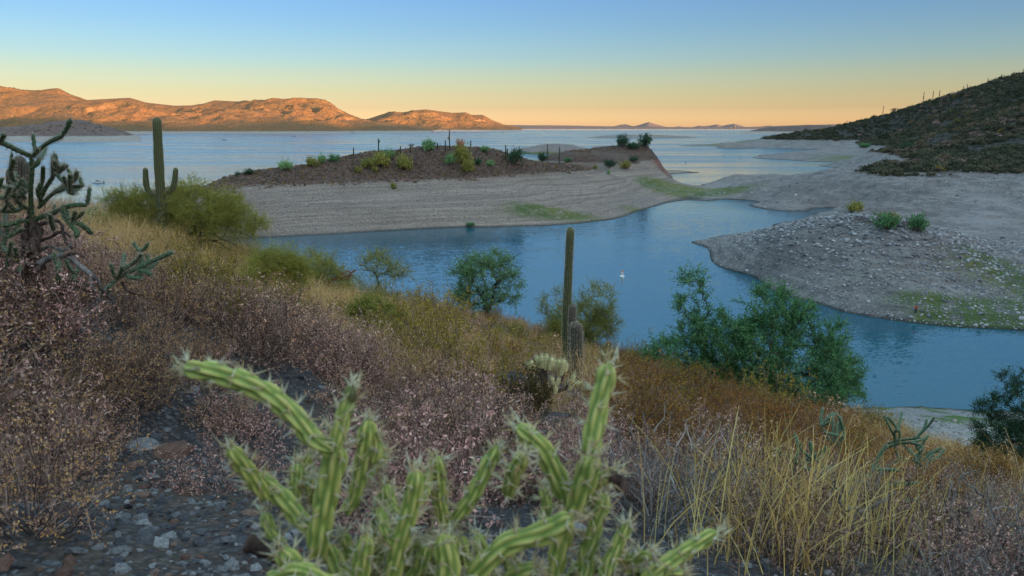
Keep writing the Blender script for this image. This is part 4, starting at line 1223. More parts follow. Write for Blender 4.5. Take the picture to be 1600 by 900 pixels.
tree('rust_bush', 'rusty bush under the right half of the big green tree', 'bush', hit(1185, 690, 6), [(1185, 655, 48, 24), (1220, 665, 30, 20), (1155, 665, 30, 20)], 523, M_BARK, F_RUST, n_end=120, twigs=6, twl=.3, nleaf=7, leaf=.045)
def dead_branch(lab, paths, Y, rads, mat, name='dead_branch'):
    b = np.array(at(*paths[0][0], Y)); mb = MB()
    for pp, r in zip(paths, rads):
        P, u = resample(px_path(pp, Y), 12)
        P[1:-1] += np.random.default_rng(len(pp)).normal(size=(10, 3)) * r * .5
        mb.tube(P - b, np.linspace(r, r * .35, 12), 6)
    return tag(mb.build(name, mat, None, True, tuple(b)), lab, 'branch')
dead_branch('reddish broken dead branches in the clump at the water edge', [[(505, 470), (508, 450), (520, 436), (540, 430), (556, 422)], [(515, 440), (535, 427), (548, 425)], [(520, 436), (540, 436), (552, 430)], [(500, 468), (495, 450), (480, 442)]], near_Y(508, 474) - .4, [.11, .07, .06, .06], M_REDBARK)
dead_branch('long dark fallen limb under the palo verde beside the tall two armed saguaro', [[(290, 386), (310, 379), (335, 376), (358, 388)], [(335, 376), (350, 374), (368, 384)], [(312, 380), (325, 372)]], near_Y(290, 390), [.09, .05, .04], M_BARK)
dead_branch('upright grey brown dead cactus stump before the big green tree', [[(1015, 612), (1020, 590), (1025, 568)], [(1021, 612), (1027, 590), (1032, 566)], [(1018, 612), (1023, 590), (1028, 572)], [(1012, 612), (1018, 592), (1021, 575)]], near_Y(1018, 610), [.12, .11, .11, .10], M_GREYBARK, 'dead_stump')

# bushes on the peninsula, the mound and the flats
MIDB = {k: [bush_mesh('bush', 600 + 7 * i + j, 1.0, .95, 46, 5, 5, .15, [F_STEM, m], stemw=.03, aspect=.55, lean=.85) for j in range(2)]
        for i, (k, m) in enumerate((('g', F_SAGE), ('o', F_PALO), ('d', F_DLEAF), ('y', F_TAN), ('l', F_LEAF)))}
def mid_bush(px, pb, w, h, kind, lab, group='bushes on the peninsula'):
    b = hit_shore(px, pb)
    if b is None: return
    s = b[1] / FPX
    me = MIDB[kind][int(px) % 2]
    o = bpy.data.objects.new('bush', me); COL.objects.link(o)
    o.location = (b[0], b[1], b[2] - .1); o.scale = (w * s * .5, w * s * .5, h * s * 1.0); o.rotation_euler = (0, 0, px * .7)
    return tag(o, lab, 'bush', group)
for a in ((372, 276, 12, 7, 'd', 'lowest dark bush at the left end of the peninsula scrub'), (388, 274, 20, 9, 'd', 'second dark low bush from the left end of the peninsula scrub'),
          (447, 266, 26, 17, 'g', 'green round bush on the left shoulder of the peninsula'), (489, 262, 26, 15, 'o', 'olive bush touching a green one on the left of the crest'),
          (503, 256, 15, 15, 'g', 'small green bush right of the touching olive bush on the crest'), (522, 253, 21, 13, 'l', 'green bush left of the first pole saguaro'),
          (575, 262, 30, 15, 'o', 'left half of the wide olive bush clump on the crest'), (597, 262, 34, 22, 'o', 'right half of the wide olive bush clump on the crest'),
          (607, 249, 24, 15, 'g', 'grey green bush behind the wide olive clump'), (633, 268, 32, 23, 'o', 'olive bush below the broken saguaro'), (560, 272, 15, 10, 'o', 'small yellow bush below the wide olive clump'),
          (586, 270, 12, 9, 'o', 'tiny olive bush under the wide olive clump'), (670, 237, 25, 18, 'g', 'round green bush standing on the crest against the lake'),
          (704, 259, 20, 17, 'g', 'green bush below the tallest crest saguaro'), (722, 256, 34, 28, 'o', 'largest olive bush on the crest beside the tallest saguaro'),
          (732, 270, 26, 20, 'o', 'olive bush lowest of the group under the tallest saguaro'), (719, 233, 16, 16, 'y', 'brown topped bush behind the largest olive bush'),
          (757, 238, 17, 11, 'g', 'green bush on the skyline right of the big bushes'), (746, 258, 15, 10, 'd', 'dark low bush right of the largest olive bush'),
          (766, 262, 17, 10, 'g', 'low green bush midway to the dark green crest bush'), (805, 257, 26, 26, 'd', 'dark green tall bush at the right end of the crest'),
          (848, 252, 18, 13, 'd', 'green bush at the foot of the slender saguaro'), (615, 295, 12, 10, 'o', 'lone round olive bush on the bare gravel bank'),
          (972, 230, 24, 17, 'd', 'green bush on the left top of the second hump'), (1006, 232, 26, 18, 'd', 'green bush on the right top of the second hump'),
          (989, 233, 24, 11, 'd', 'low bush between the two green ones on the second hump'), (953, 262, 20, 12, 'd', 'dark bush in the saddle before the second hump'),
          (977, 266, 20, 12, 'o', 'olive bush in the saddle before the second hump'), (990, 253, 18, 8, 'd', 'flat dark bush under the second hump'),
          (887, 254, 14, 7, 'l', 'small green bush right of the last slender saguaro'), (735, 355, 18, 7, 'l', 'bright green low bush at the water line of the peninsula'),
          (930, 265, 8, 7, 'o', 'tiny yellow bush at the right end of the brown scrub'), (951, 273, 6, 8, 'g', 'tiny green bush below the saddle')):
    mid_bush(*a)
G = 'bushes on the flats'
mid_bush(1336, 332, 30, 17, 'o', 'yellow olive bush behind the crest of the gravel mound', G)
mid_bush(1385, 357, 46, 24, 'l', 'wide green bush with dry top on the gravel mound crest', G)
mid_bush(1388, 346, 34, 16, 'y', 'dry straw coloured growth on top of the wide green mound bush', G)
mid_bush(1433, 362, 34, 26, 'l', 'rounder green bush right of the wide one on the mound', G)
mid_bush(1350, 231, 20, 7, 'l', 'green bush on the beach below the dark hill', G)
mid_bush(1416, 234, 28, 10, 'd', 'dark bush where the beach meets the dark hill', G)
# ------------------------------------------------------------------ scrub on the hills, stones on the shores
def stone_mesh(name, seed, mat, flat=.6, sub=1, rough=.35):
    bm = bmesh.new(); bmesh.ops.create_icosphere(bm, subdivisions=sub, radius=1)
    rng = np.random.default_rng(seed)
    ax = rng.uniform(.65, 1.25, 3); ax[2] *= flat
    ph = rng.uniform(0, 9, (6, 3)); fr = rng.uniform(1.2, 3.0, (6, 3))
    planes = rng.normal(size=(7, 3)); planes /= np.linalg.norm(planes, axis=1)[:, None]; cut = rng.uniform(.55, .95, 7)
    for v in bm.verts:
        p = np.array(v.co)
        for pl, c in zip(planes, cut):           # chip flat faces off
            e = p @ pl - c
            if e > 0: p = p - pl * e * .9
        n = sum(math.sin(p @ f + h.sum()) for f, h in zip(fr, ph)) / 6
        p = p * (1 + rough * .35 * n) * ax
        v.co = p
    me = bpy.data.meshes.new(name); bm.to_mesh(me); bm.free(); me.materials.append(mat)
    return me
def stone_material(name, a, b, c):
    q = NT(name); oi = q.node('ObjectInfo')
    n = q.noise(3.5, 5, .65, q.obj()).outputs[0]; f = q.noise(18, 4, .7, q.obj()).outputs[0]
    col = q.ramp(oi.outputs['Random'], [(0, a), (.5, b), (1, c)])
    col = q.mix(q.rng(n, .35, .7, 0, .6), col, tuple(.5 * x for x in a)); col = q.mix(q.rng(f, .55, .75, 0, .4), col, tuple(min(.8, 1.4 * x) for x in c))
    return q.done(col, .85, q.bump(n, .5, .08), .2)
M_STONE = stone_material('shore_stone', (.17, .14, .125), (.34, .28, .25), (.54, .47, .43))
M_PEB = stone_material('dark_slope_stone', (.045, .045, .055), (.11, .11, .125), (.34, .33, .34))
M_GSTONE = stone_material('blue_grey_stone', (.13, .125, .14), (.29, .275, .29), (.54, .51, .515))
M_RSTONE = stone_material('red_brown_stone', (.11, .06, .05), (.19, .105, .08), (.25, .17, .14))
F_HILLDK = foliage('dark_hill_scrub_leaf', [(0, (.028, .034, .02)), (.5, (.07, .076, .045)), (1, (.135, .14, .09))], .2, .3)
SCRUB = [bush_mesh('scrub', 700 + i, 1.0, .9, 16, 4, 3, .30, [F_STEM, m], stemw=.05, aspect=.6, lean=1.0) for i, m in enumerate((F_SCRUB, F_SCRUBTAN, F_SCRUB, F_OLIVE, F_HILL, F_HILLDK, F_DRYLEAF))]
STONES = [stone_mesh('stone', 720 + i, M_STONE) for i in range(4)]
GSTONES = [stone_mesh('stone', 730 + i, M_GSTONE) for i in range(4)]
def polar_spots(rng, r0, r1, t0, t1, sp0, sp1):
    out = []; r = r0
    while r < r1:
        sp = sp0 + (sp1 - sp0) * (r - r0) / (r1 - r0)
        n = max(1, int((t1 - t0) * r / sp))
        th = np.linspace(t0, t1, n) + rng.normal(size=n) * .4 * sp / r
        rr = r + rng.normal(size=n) * .4 * sp
        out.append(np.stack([rr * np.sin(th), rr * np.cos(th)], 1)); r += sp
    return np.concatenate(out)
def build_shore_cover():
    rng = np.random.default_rng(91)
    # peninsula crest
    p = polar_spots(rng, 250, 560, R(-30), R(16), 1.15, 2.0); z = shore_raw(p[:, 0], p[:, 1])
    az = np.arctan2(p[:, 0], p[:, 1]); r = np.hypot(p[:, 0], p[:, 1])
    edge = fbm(p[:, 0] / 7, p[:, 1] / 7, 3, 44) * 1.3
    ok = (z > RING + edge - .3) & ~((az > .04) & (r > 400) & (z < 18.5)) & (az < .2)
    p, z = p[ok], z[ok]; n = len(p)
    k = rng.choice([0, 1, 2, 6, 3, 4], n, p=[.30, .20, .20, .15, .07, .08])
    scatter('peninsula_scrub', np.column_stack([p, z - .05]), rng.uniform(0, 6.28, n), rng.uniform(.28, .72, n), k, SCRUB, 'purple brown low scrub covering the top of the peninsula')
    n1 = n
    # dark hill on the right
    p = polar_spots(rng, 390, 1700, R(11), R(38), 1.9, 5.2); z = shore_raw(p[:, 0], p[:, 1])
    az = np.arctan2(p[:, 0], p[:, 1])
    ok = (z > RING + fbm(p[:, 0] / 9, p[:, 1] / 9, 3, 45) * 1.2) & ((az > .26) | (np.hypot(p[:, 0], p[:, 1]) > 900))
    p, z = p[ok], z[ok]; n = len(p); r = np.hypot(p[:, 0], p[:, 1])
    pat = fbm(p[:, 0] / 60, p[:, 1] / 60, 3, 46); bare_ = fbm(p[:, 0] / 26, p[:, 1] / 26, 4, 47)
    u = rng.uniform(0, 1, n) + pat * .35
    k = np.where(u < .04, 0, np.where(u < .13, 6, np.where(u < .14, 3, np.where(u < .62, 4, 5))))
    s = (.4 + rng.gamma(2.0, .32, n)) * (1 + r / 1300) * np.where(rng.uniform(0, 1, n) < .05, 1.5, 1)
    s = np.where(bare_ > .28, s * .35, s)
    scatter('hill_scrub', np.column_stack([p, z - .1]), rng.uniform(0, 6.28, n), s, k, SCRUB, 'dark green and grey scrub covering the hill on the right')
    # stones: mound
    p = polar_spots(rng, 126, 235, R(13), R(38), .58, .85); z = shore_raw(p[:, 0], p[:, 1])
    ok = (z > .1) & (rng.uniform(0, 1, len(p)) < .8); p, z = p[ok], z[ok]; n = len(p)
    s = .10 + .15 * rng.gamma(1.4, .8, n) * (.6 + .8 * sstep(2, 9, z)) + .15 * (rng.uniform(0, 1, n) < .03)
    scatter('mound_stones', np.column_stack([p, z + s * .15]), rng.uniform(0, 6.28, n), np.minimum(s, .6), rng.integers(0, 4, n), GSTONES, 'loose grey stones strewn over the gravel mound', tilt=.3)
    n3 = n
    # stones: peninsula bank
    p = polar_spots(rng, 190, 420, R(-33), R(15), 1.3, 1.7); z = shore_raw(p[:, 0], p[:, 1])
    ok = (z > .1) & (z < RING + 1) & (rng.uniform(0, 1, len(p)) < .8); p, z = p[ok], z[ok]; n = len(p)
    s = .08 + .12 * rng.gamma(1.3, .8, n)
    scatter('bank_stones', np.column_stack([p, z + s * .1]), rng.uniform(0, 6.28, n), np.minimum(s, .5), rng.integers(0, 4, n), STONES, 'loose pale stones strewn over the peninsula bank', tilt=.3)
    # rocks on the flats
    p = polar_spots(rng, 250, 480, R(16), R(38), 2.2, 2.6); z = shore_raw(p[:, 0], p[:, 1])
    ok = (z > .3) & (z < RING + 1.5) & (rng.uniform(0, 1, len(p)) < .35 + .5 * sstep(8, 13, z)); p, z = p[ok], z[ok]; n = len(p)
    s = .12 + .16 * rng.gamma(1.2, .9, n)
    scatter('flat_stones', np.column_stack([p, z + s * .05]), rng.uniform(0, 6.28, n), np.minimum(s, .9), rng.integers(0, 4, n), GSTONES, 'grey rocks scattered over the mud flats', tilt=.25)
    # near gravel bank by the water
    p = polar_spots(rng, 42, 95, R(18), R(38), .5, .6); z = ground(p[:, 0], p[:, 1])
    ok = (z > .3) & (z < RING + .5); p, z = p[ok], z[ok]; n = len(p)
    s = .04 + .07 * rng.gamma(1.3, .8, n)
    scatter('shore_stones', np.column_stack([p, z + s * .15]), rng.uniform(0, 6.28, n), s, rng.integers(0, 4, n), STONES, 'pale gravel of the bank above the near shore', tilt=.3)
    print('cover', n1, len(k), n3, n)
build_shore_cover()
def build_pebbles():
    rng = np.random.default_rng(17)
    p = polar_spots(rng, .9, 8.5, R(-46), R(46), .028, .10)
    z = ground(p[:, 0], p[:, 1])
    px, py, f = project(np.column_stack([p, z]))
    keep = (px > -60) & (px < 1660) & (py < 960) & (f > .5) & (rng.uniform(0, 1, len(p)) < np.where(in_poly(px, py, BARE), .9, .35))
    p, z = p[keep], z[keep]; n = len(p); d = np.hypot(p[:, 0], p[:, 1])
    s = (.006 + .006 * rng.gamma(1.2, 1.0, n)) * (1 + .12 * d)
    pr = [stone_mesh('pebble', 740 + i, M_PEB, .5) for i in range(4)] + [stone_mesh('pebble', 750 + i, M_RSTONE, .5) for i in range(2)]
    scatter('pebbles', np.column_stack([p, z + s * .1]), rng.uniform(0, 6.28, n), np.minimum(s, .05), np.where(rng.uniform(0, 1, n) < .84, rng.integers(0, 4, n), rng.integers(4, 6, n)), pr, 'small blue grey stones lying between the shrubs', tilt=.35)
    print('pebbles', n)
build_pebbles()
ROCKS = [stone_mesh('rock', 760 + i, M_RSTONE, .42, 2) for i in range(3)] + [stone_mesh('rock', 770 + i, M_PEB, .45, 2) for i in range(4)]
def build_rocks():
    rng = np.random.default_rng(23)
    named = [(258, 712, 52, 0, 'large flat red brown slab on the stony ground at lower left'), (215, 700, 34, 3, 'grey slab leaning behind the large red brown slab'), (211, 729, 30, 1, 'oval red brown rock in front of the large slab'),
             (297, 720, 26, 4, 'pale grey chip right of the large red brown slab'), (305, 760, 24, 1, 'small oval reddish stone right of the slabs'), (330, 722, 18, 5, 'bluish angular stone beyond the pale chip'),
             (224, 763, 20, 2, 'reddish stone below the oval rock'), (340, 752, 26, 6, 'dark grey stone beside the cactus joints'), (245, 850, 34, 5, 'grey flat stone near the bottom edge'), (225, 838, 26, 6, 'black stone near the bottom edge'),
             (278, 810, 22, 3, 'whitish stone at the lower middle of the stony patch'), (185, 865, 26, 5, 'grey stone at the bottom left of the stony patch'), (390, 805, 30, 0, 'reddish rock beside the brown cactus stub'), (45, 795, 20, 3, 'pale stone under the left shrub'),
             (325, 780, 16, 4, 'pale pebble sized stone right of the reddish one'), (130, 845, 22, 4, 'grey stone left of the bottom stones'), (375, 850, 28, 6, 'dark stone under the cactus at the bottom')]
    for px, py, w, k, lab in named:
        b = hit(px, py, .8)
        s = w / FPX * math.hypot(b[0], b[1]) * .72
        put(ROCKS[k], b, s, rng.uniform(0, 6), 'rock', lab, 'rock', 'rocks on the stony ground', sink=.05)
build_rocks()

# ------------------------------------------------------------------ chollas
def spikes(mb, base, d, length, r, rng, tint=None):
    n = len(base); d = d / (np.linalg.norm(d, axis=1)[:, None] + 1e-9)
    u = np.cross(d, rng.normal(size=(n, 3))); u /= np.linalg.norm(u, axis=1)[:, None] + 1e-9; w = np.cross(d, u)
    L = np.broadcast_to(length, (n,))[:, None]
    c = [base + r * (math.cos(a) * u + math.sin(a) * w) for a in (0, 2.094, 4.189)]
    v = np.stack(c + [base + d * L], 1).reshape(-1, 3)
    i = np.arange(n)[:, None] * 4
    f = np.concatenate([i + np.array([[0, 1, 3]]), i + np.array([[1, 2, 3]]), i + np.array([[2, 0, 3]])])
    mb.add(v, f, np.repeat(rng.uniform(0, 1, n) if tint is None else np.full(n, tint), 4))
def cholla_joint(pts, rad, rng, k=8, sides=32, spl=.022, spr=.0005, nsp=6, tub=3.2, tip=True, step=.30, amp=.34):
    L0 = np.linalg.norm(np.diff(np.asarray(pts, float), axis=0), axis=1).sum()
    n = max(8, int(L0 / (rad * step)))
    P, u = resample(pts, n); L = u[-1]
    d, U, W = frames(P)
    f = u / L
    prof = np.sqrt(np.clip(1 - np.clip((u - (L - rad * 1.1)) / (rad * 1.12), 0, 1) ** 2, .02, 1)) if tip else np.ones(n)
    prof = prof * (.72 + .28 * np.clip(u / (rad * 1.5), 0, 1)) * (1 + .06 * np.sin(f * 5 + rng.uniform(0, 6)))
    th = np.arange(sides) * 2 * math.pi / sides; tw = rng.uniform(-.5, .5) / max(L, .05) * .25
    A = (th[None, :] + u[:, None] * tw * 6) * k / (2 * math.pi) + rng.uniform(0, 1); B = np.repeat((u / (rad * tub))[:, None], sides, 1) + .5 * (np.floor(A) % 2)
    da = np.abs(A - np.floor(A) - .5) * 2; db = B - np.floor(B)
    h = (1 - da ** 1.6) * np.clip(np.sin(np.clip(db, 0, 1) * math.pi) ** .45, 0, 1) * (.7 + .3 * db)
    rr = rad * prof[:, None] * (1 - amp + amp * h)
    V = P[:, None, :] + rr[..., None] * (np.cos(th)[None, :, None] * U[:, None, :] + np.sin(th)[None, :, None] * W[:, None, :])
    K = np.arange(sides); K2 = (K + 1) % sides
    F = np.concatenate([np.stack([i * sides + K, i * sides + K2, (i + 1) * sides + K2, (i + 1) * sides + K], 1) for i in range(n - 1)])
    body = MB(); body.add(V.reshape(-1, 3), F, h.ravel())
    body.add(np.vstack([V[-1], P[-1] + d[-1] * rad * .05]), np.stack([K, K2, np.full(sides, sides)], 1), .8)
    # areoles at the upper end of each tubercle
    sp = MB(); bs = []; ds = []
    for row in range(int(L / (rad * tub)) + 2):
        for c in range(k):
            uu = (row + .86 - .5 * (c % 2)) * rad * tub
            if uu < rad * .6 or uu > L: continue
            a = (c + .5 - 0) * 2 * math.pi / k
            i = min(n - 1, int(uu / L * (n - 1)))
            nn = math.cos(a) * U[i] + math.sin(a) * W[i]
            b = P[i] + nn * rad * prof[i] * .93
            m = nsp
            bs.append(np.repeat(b[None], m, 0)); ds.append(nn[None] * .9 + d[i][None] * .25 + rng.normal(size=(m, 3)) * .62)
    m = nsp * 5
    bs.append(P[-1][None] + rng.normal(size=(m, 3)) * rad * .35); ds.append(d[-1][None] * 1.0 + rng.normal(size=(m, 3)) * .75)
    bs = np.concatenate(bs); ds = np.concatenate(ds)
    spikes(sp, bs, ds, spl * rng.uniform(.45, 1.25, len(bs)), spr, rng)
    return body, sp
def cholla_skin(name, valley, mid, crest, trans=.0):
    q = NT(name); n = q.noise(60, 4, .6, q.obj()).outputs[0]; bl = q.noise(9, 3, .6, q.obj()).outputs[0]
    c = q.ramp(q.attr('tint'), [(0, valley), (.45, mid), (1, crest)])
    c = q.mix(q.rng(n, .45, .75, 0, .35), c, valley)
    c = q.mix(q.rng(bl, .66, .74, 0, .8), c, (.035, .022, .016))
    return q.done(c, .55, q.bump(n, .3, .002), .35)
M_CHOLLA = cholla_skin('cholla_skin', (.13, .21, .05), (.31, .35, .08), (.64, .57, .20))
M_CHOLLADK = cholla_skin('dark_cholla_skin', (.02, .05, .025), (.06, .11, .045), (.16, .20, .075))
M_TEAL = cholla_skin('teal_cholla_skin', (.03, .07, .04), (.08, .15, .08), (.20, .27, .14))
M_CREAMJ = cholla_skin('cream_cholla_skin', (.45, .40, .18), (.72, .64, .32), (.84, .78, .50))
M_CORK = bark('cholla_cork', (.04, .028, .024), (.15, .10, .08), 40)
F_TANSPINE = foliage('tan_spines', [(0, (.68, .50, .26)), (.5, (.82, .74, .50)), (1, (.85, .82, .70))], .5, .05)

def front_cholla():
    base = np.array([-.06, .95, 0.0]); base[2] = gz(base[0], base[1])
    root = empty('buckhorn_cholla', base)
    tag(root, 'spiny green cholla close to the camera, blurred, filling the bottom middle', 'cactus')
    rng = np.random.default_rng(41)
    J = [  # path as seen, thickness in pixels, distance
        ([(520, 704), (488, 690), (452, 655), (402, 622), (335, 600), (266, 590)], 44, .80), ([(522, 705), (532, 660), (546, 612)], 33, .80), ([(494, 868), (505, 800), (515, 750), (523, 700)], 54, .82),
        ([(540, 800), (556, 770), (566, 715), (574, 660)], 36, .88), ([(416, 778), (400, 745), (386, 715), (371, 685)], 34, .84), ([(492, 838), (450, 800), (420, 780), (374, 758)], 40, .84), ([(460, 815), (457, 775), (455, 738)], 29, .90),
        ([(606, 930), (622, 860), (640, 800), (651, 738)], 40, .80), ([(700, 830), (688, 790), (685, 750), (682, 714)], 32, .90), ([(702, 822), (735, 785), (757, 745), (777, 710)], 32, .90), ([(712, 900), (706, 860), (698, 820)], 44, .90),
        ([(586, 900), (592, 830), (600, 770)], 34, .92), ([(560, 930), (566, 880), (575, 835)], 40, .78), ([(640, 930), (636, 880), (650, 830)], 34, .90), ([(890, 788), (868, 740), (846, 700), (806, 668)], 42, .84), ([(794, 776), (800, 735), (818, 690)], 33, .82),
        ([(893, 806), (914, 745), (924, 705)], 50, .82), ([(923, 708), (936, 655), (958, 584)], 46, .82), ([(902, 775), (930, 752), (964, 735)], 30, .84), ([(918, 872), (932, 828), (950, 782)], 34, .86), ([(735, 905), (790, 852), (850, 832), (896, 806)], 50, .80),
        ([(1000, 912), (1060, 884), (1132, 853)], 36, .84), ([(940, 912), (962, 868), (986, 830)], 31, .82), ([(500, 930), (470, 890), (440, 850)], 44, .76), ([(690, 940), (700, 890), (690, 840)], 52, .78), ([(860, 930), (870, 880), (893, 812)], 42, .86),
        ([(535, 930), (525, 900), (496, 866)], 46, .82), ([(820, 930), (800, 890), (795, 858)], 36, .92), ([(905, 930), (918, 900), (915, 868)], 34, .84), ([(765, 930), (760, 890), (742, 850)], 34, .94), ([(640, 826), (610, 800), (596, 776)], 26, .86),
        ([(575, 662), (590, 690), (585, 720)], 26, .90), ([(420, 905), (475, 885), (530, 905)], 40, .74), ([(1005, 915), (990, 880), (965, 870)], 30, .88), ([(480, 770), (470, 745), (478, 720)], 22, .93), ([(845, 830), (855, 800), (850, 770)], 26, .90),
        ([(620, 935), (655, 890), (668, 850)], 34, .86), ([(560, 925), (548, 880), (530, 842)], 30, .90), ([(780, 935), (800, 895), (838, 872)], 36, .84), ([(660, 925), (672, 880), (664, 850)], 30, .94), ([(448, 865), (420, 842), (404, 815)], 28, .86),
        ([(1010, 935), (1035, 905), (1070, 898)], 30, .90), ([(880, 920), (900, 880), (935, 860)], 30, .93), ([(740, 930), (728, 885), (716, 850)], 30, .88), ([(505, 800), (488, 770), (490, 742)], 24, .92), ([(625, 860), (600, 845), (584, 818)], 26, .80),
        ([(905, 800), (925, 780), (932, 760)], 24, .90), ([(960, 868), (985, 862), (1010, 842)], 26, .86), ([(640, 800), (660, 780), (668, 752)], 24, .86), ([(560, 760), (578, 742), (596, 726)], 22, .92)]
    for i, (pp, w, Y) in enumerate(J):
        P = np.array([at(a, b, Y) for a, b in pp]) - base
        P[:, 1] += np.linspace(0, rng.uniform(-.04, .04), len(P))
        rad = w / FPX * Y * .47
        body, sp = cholla_joint(P, rad, rng, k=7, sides=42, spl=.021, spr=.0014, nsp=4, tub=2.7, amp=.44)
        o = body.build('joint', M_CHOLLA, root, True)
        sp.build('spines', F_TANSPINE, o)
    # woody stems below the picture
    for (px, py, Y) in ((500, 930, .82), (606, 935, .82), (700, 940, .82), (870, 935, .85), (1000, 915, .85), (765, 930, .92), (915, 930, .85), (560, 930, .8)):
        e = np.array(at(px, py, Y)) - base
        mb = MB(); P, u = resample([(0, 0, -.1), tuple(e * .4 + np.array([0, 0, .08])), tuple(e)], 14)
        mb.tube(P, np.linspace(.032, .018, 14), 8)
        mb.build('stem', M_CORK, root, True)
    mb = MB(); P = np.array([at(a, b, .80) for a, b in ((385, 848), (415, 858), (445, 868))]) - base
    P, u = resample(P, 10); mb.tube(P, .011 * (1 + .15 * np.sin(np.arange(10) * 2)), 8); mb.build('dead_stub', M_CORK, root, True)
    mb = MB(); P = np.array([at(a, b, .83) for a, b in ((950, 742), (966, 748), (972, 765))]) - base
    P, u = resample(P, 10); mb.tube(P, .008 * (1 + .15 * np.sin(np.arange(10) * 2)), 8); mb.build('dead_stub', M_CORK, root, True)
front_cholla()

def left_cholla():
    Y = 5.0
    base = np.array(hit(52, 485, 3)); Y = base[1]
    root = empty('staghorn_cholla', base)
    tag(root, 'dark branching cholla tree with dead lower limbs at the left edge', 'cactus')
    rng = np.random.default_rng(43)
    def depth_of(a, b): return float(fbm(np.array([a / 60.0]), np.array([b / 60.0]), 2, 5)[0]) * .35
    green = [[(50, 345), (48, 300), (50, 270), (49, 245)], [(50, 245), (30, 236), (0, 222), (-30, 215)], [(52, 246), (56, 240), (72, 225), (97, 212)], [(49, 262), (56, 258), (61, 250)], [(62, 318), (70, 296), (83, 275), (86, 260), (82, 244)],
             [(86, 273), (94, 266), (104, 258)], [(60, 325), (82, 303), (105, 288), (117, 280), (120, 268)], [(86, 300), (107, 293), (129, 291)], [(104, 294), (110, 300), (117, 303)], [(48, 345), (80, 334), (108, 322), (136, 320)],
             [(96, 330), (112, 345), (128, 352), (145, 366)], [(98, 334), (108, 348), (120, 362), (118, 372)], [(50, 330), (30, 318), (18, 300), (2, 290)], [(35, 322), (24, 330), (4, 330), (-20, 335)], [(48, 350), (35, 345), (10, 352), (-15, 348)], [(44, 300), (30, 292), (20, 280), (16, 268)],
             [(20, 300), (8, 310), (-8, 305)], [(158, 462), (182, 437), (212, 420), (240, 407), (270, 394)], [(220, 418), (221, 406), (220, 394)], [(212, 421), (226, 424), (238, 430)], [(196, 430), (208, 434), (222, 434)], [(184, 436), (190, 424), (204, 414)],
             [(170, 450), (166, 458), (158, 462)], [(92, 445), (91, 425), (93, 408)], [(118, 445), (116, 436), (117, 428)], [(30, 440), (34, 430), (30, 415), (25, 400)], [(8, 420), (14, 400), (4, 385)], [(35, 455), (38, 440), (30, 430)], [(66, 318), (60, 300), (66, 285)], [(30, 350), (22, 365), (8, 372)], [(70, 335), (80, 345), (84, 360)], [(40, 310), (30, 305), (24, 312)]]
    for pp in green:
        P = np.array([at(a, b, Y + depth_of(a, b)) for a, b in pp]) - base
        body, sp = cholla_joint(P, rng.uniform(.0032, .0042) * Y, rng, k=6, sides=18, spl=.030, spr=.0010, nsp=5, tub=2.6, step=.7, amp=.42)
        o = body.build('joint', M_CHOLLADK if pp[0][1] < 400 else M_TEAL, root, True)
        sp.build('spines', F_SPINE, o)
    for pp in list(green):                        # more side joints, so the crown closes up
        for _ in range(2):
            i = rng.integers(1, len(pp)); a, b = pp[i]
            ang = rng.uniform(-2.6, -.3); L = rng.uniform(14, 30)
            q = [(a, b), (a + math.cos(ang) * L * .5, b + math.sin(ang) * L * .55), (a + math.cos(ang) * L * .8, b + math.sin(ang) * L * 1.1)]
            P = np.array([at(u_, v_, Y + depth_of(a, b) + e_) for (u_, v_), e_ in zip(q, np.linspace(0, rng.uniform(-.25, .25), 3))]) - base
            body, sp = cholla_joint(P, rng.uniform(.0026, .0036) * Y, rng, k=6, sides=14, spl=.028, spr=.0010, nsp=4, tub=2.6, step=.8, amp=.42)
            o = body.build('joint', M_CHOLLADK, root, True); sp.build('spines', F_SPINE, o)
    wood = [([(52, 490), (50, 440), (56, 400), (52, 340)], .065, M_CORK), ([(55, 410), (40, 370), (48, 330)], .04, M_CORK), ([(52, 480), (60, 474), (84, 455), (112, 449), (141, 453)], .045, M_CORK), ([(58, 415), (72, 405), (100, 400), (122, 411), (143, 432), (160, 456), (176, 470)], .022, M_GREYBARK),
            ([(100, 400), (118, 396), (132, 402)], .012, M_CORK), ([(55, 430), (62, 415), (66, 445), (58, 465)], .018, M_CORK), ([(60, 352), (82, 345), (96, 350), (100, 374), (112, 388)], .014, M_CORK), ([(48, 400), (20, 395), (-10, 400)], .03, M_CORK), ([(140, 432), (146, 450), (150, 468), (180, 472)], .016, M_GREYBARK),
            ([(56, 380), (75, 372), (95, 362), (110, 370)], .014, M_CORK), ([(190, 440), (200, 455), (225, 462)], .010, M_CORK), ([(45, 420), (25, 440), (10, 470)], .03, M_CORK), ([(60, 392), (80, 385), (100, 392), (112, 380)], .012, M_GREYBARK)]
    for pp, r, m in wood:
        P = np.array([at(a, b, Y + depth_of(a, b)) for a, b in pp]) - base
        Q, u = resample(P, 16); Q[1:-1] += rng.normal(size=(14, 3)) * r * .22
        mb = MB(); mb.tube(Q, r * np.linspace(1, .55, 16) * (1 + .12 * rng.normal(size=16)), 8)
        mb.build('limb', m, root, True)
left_cholla()

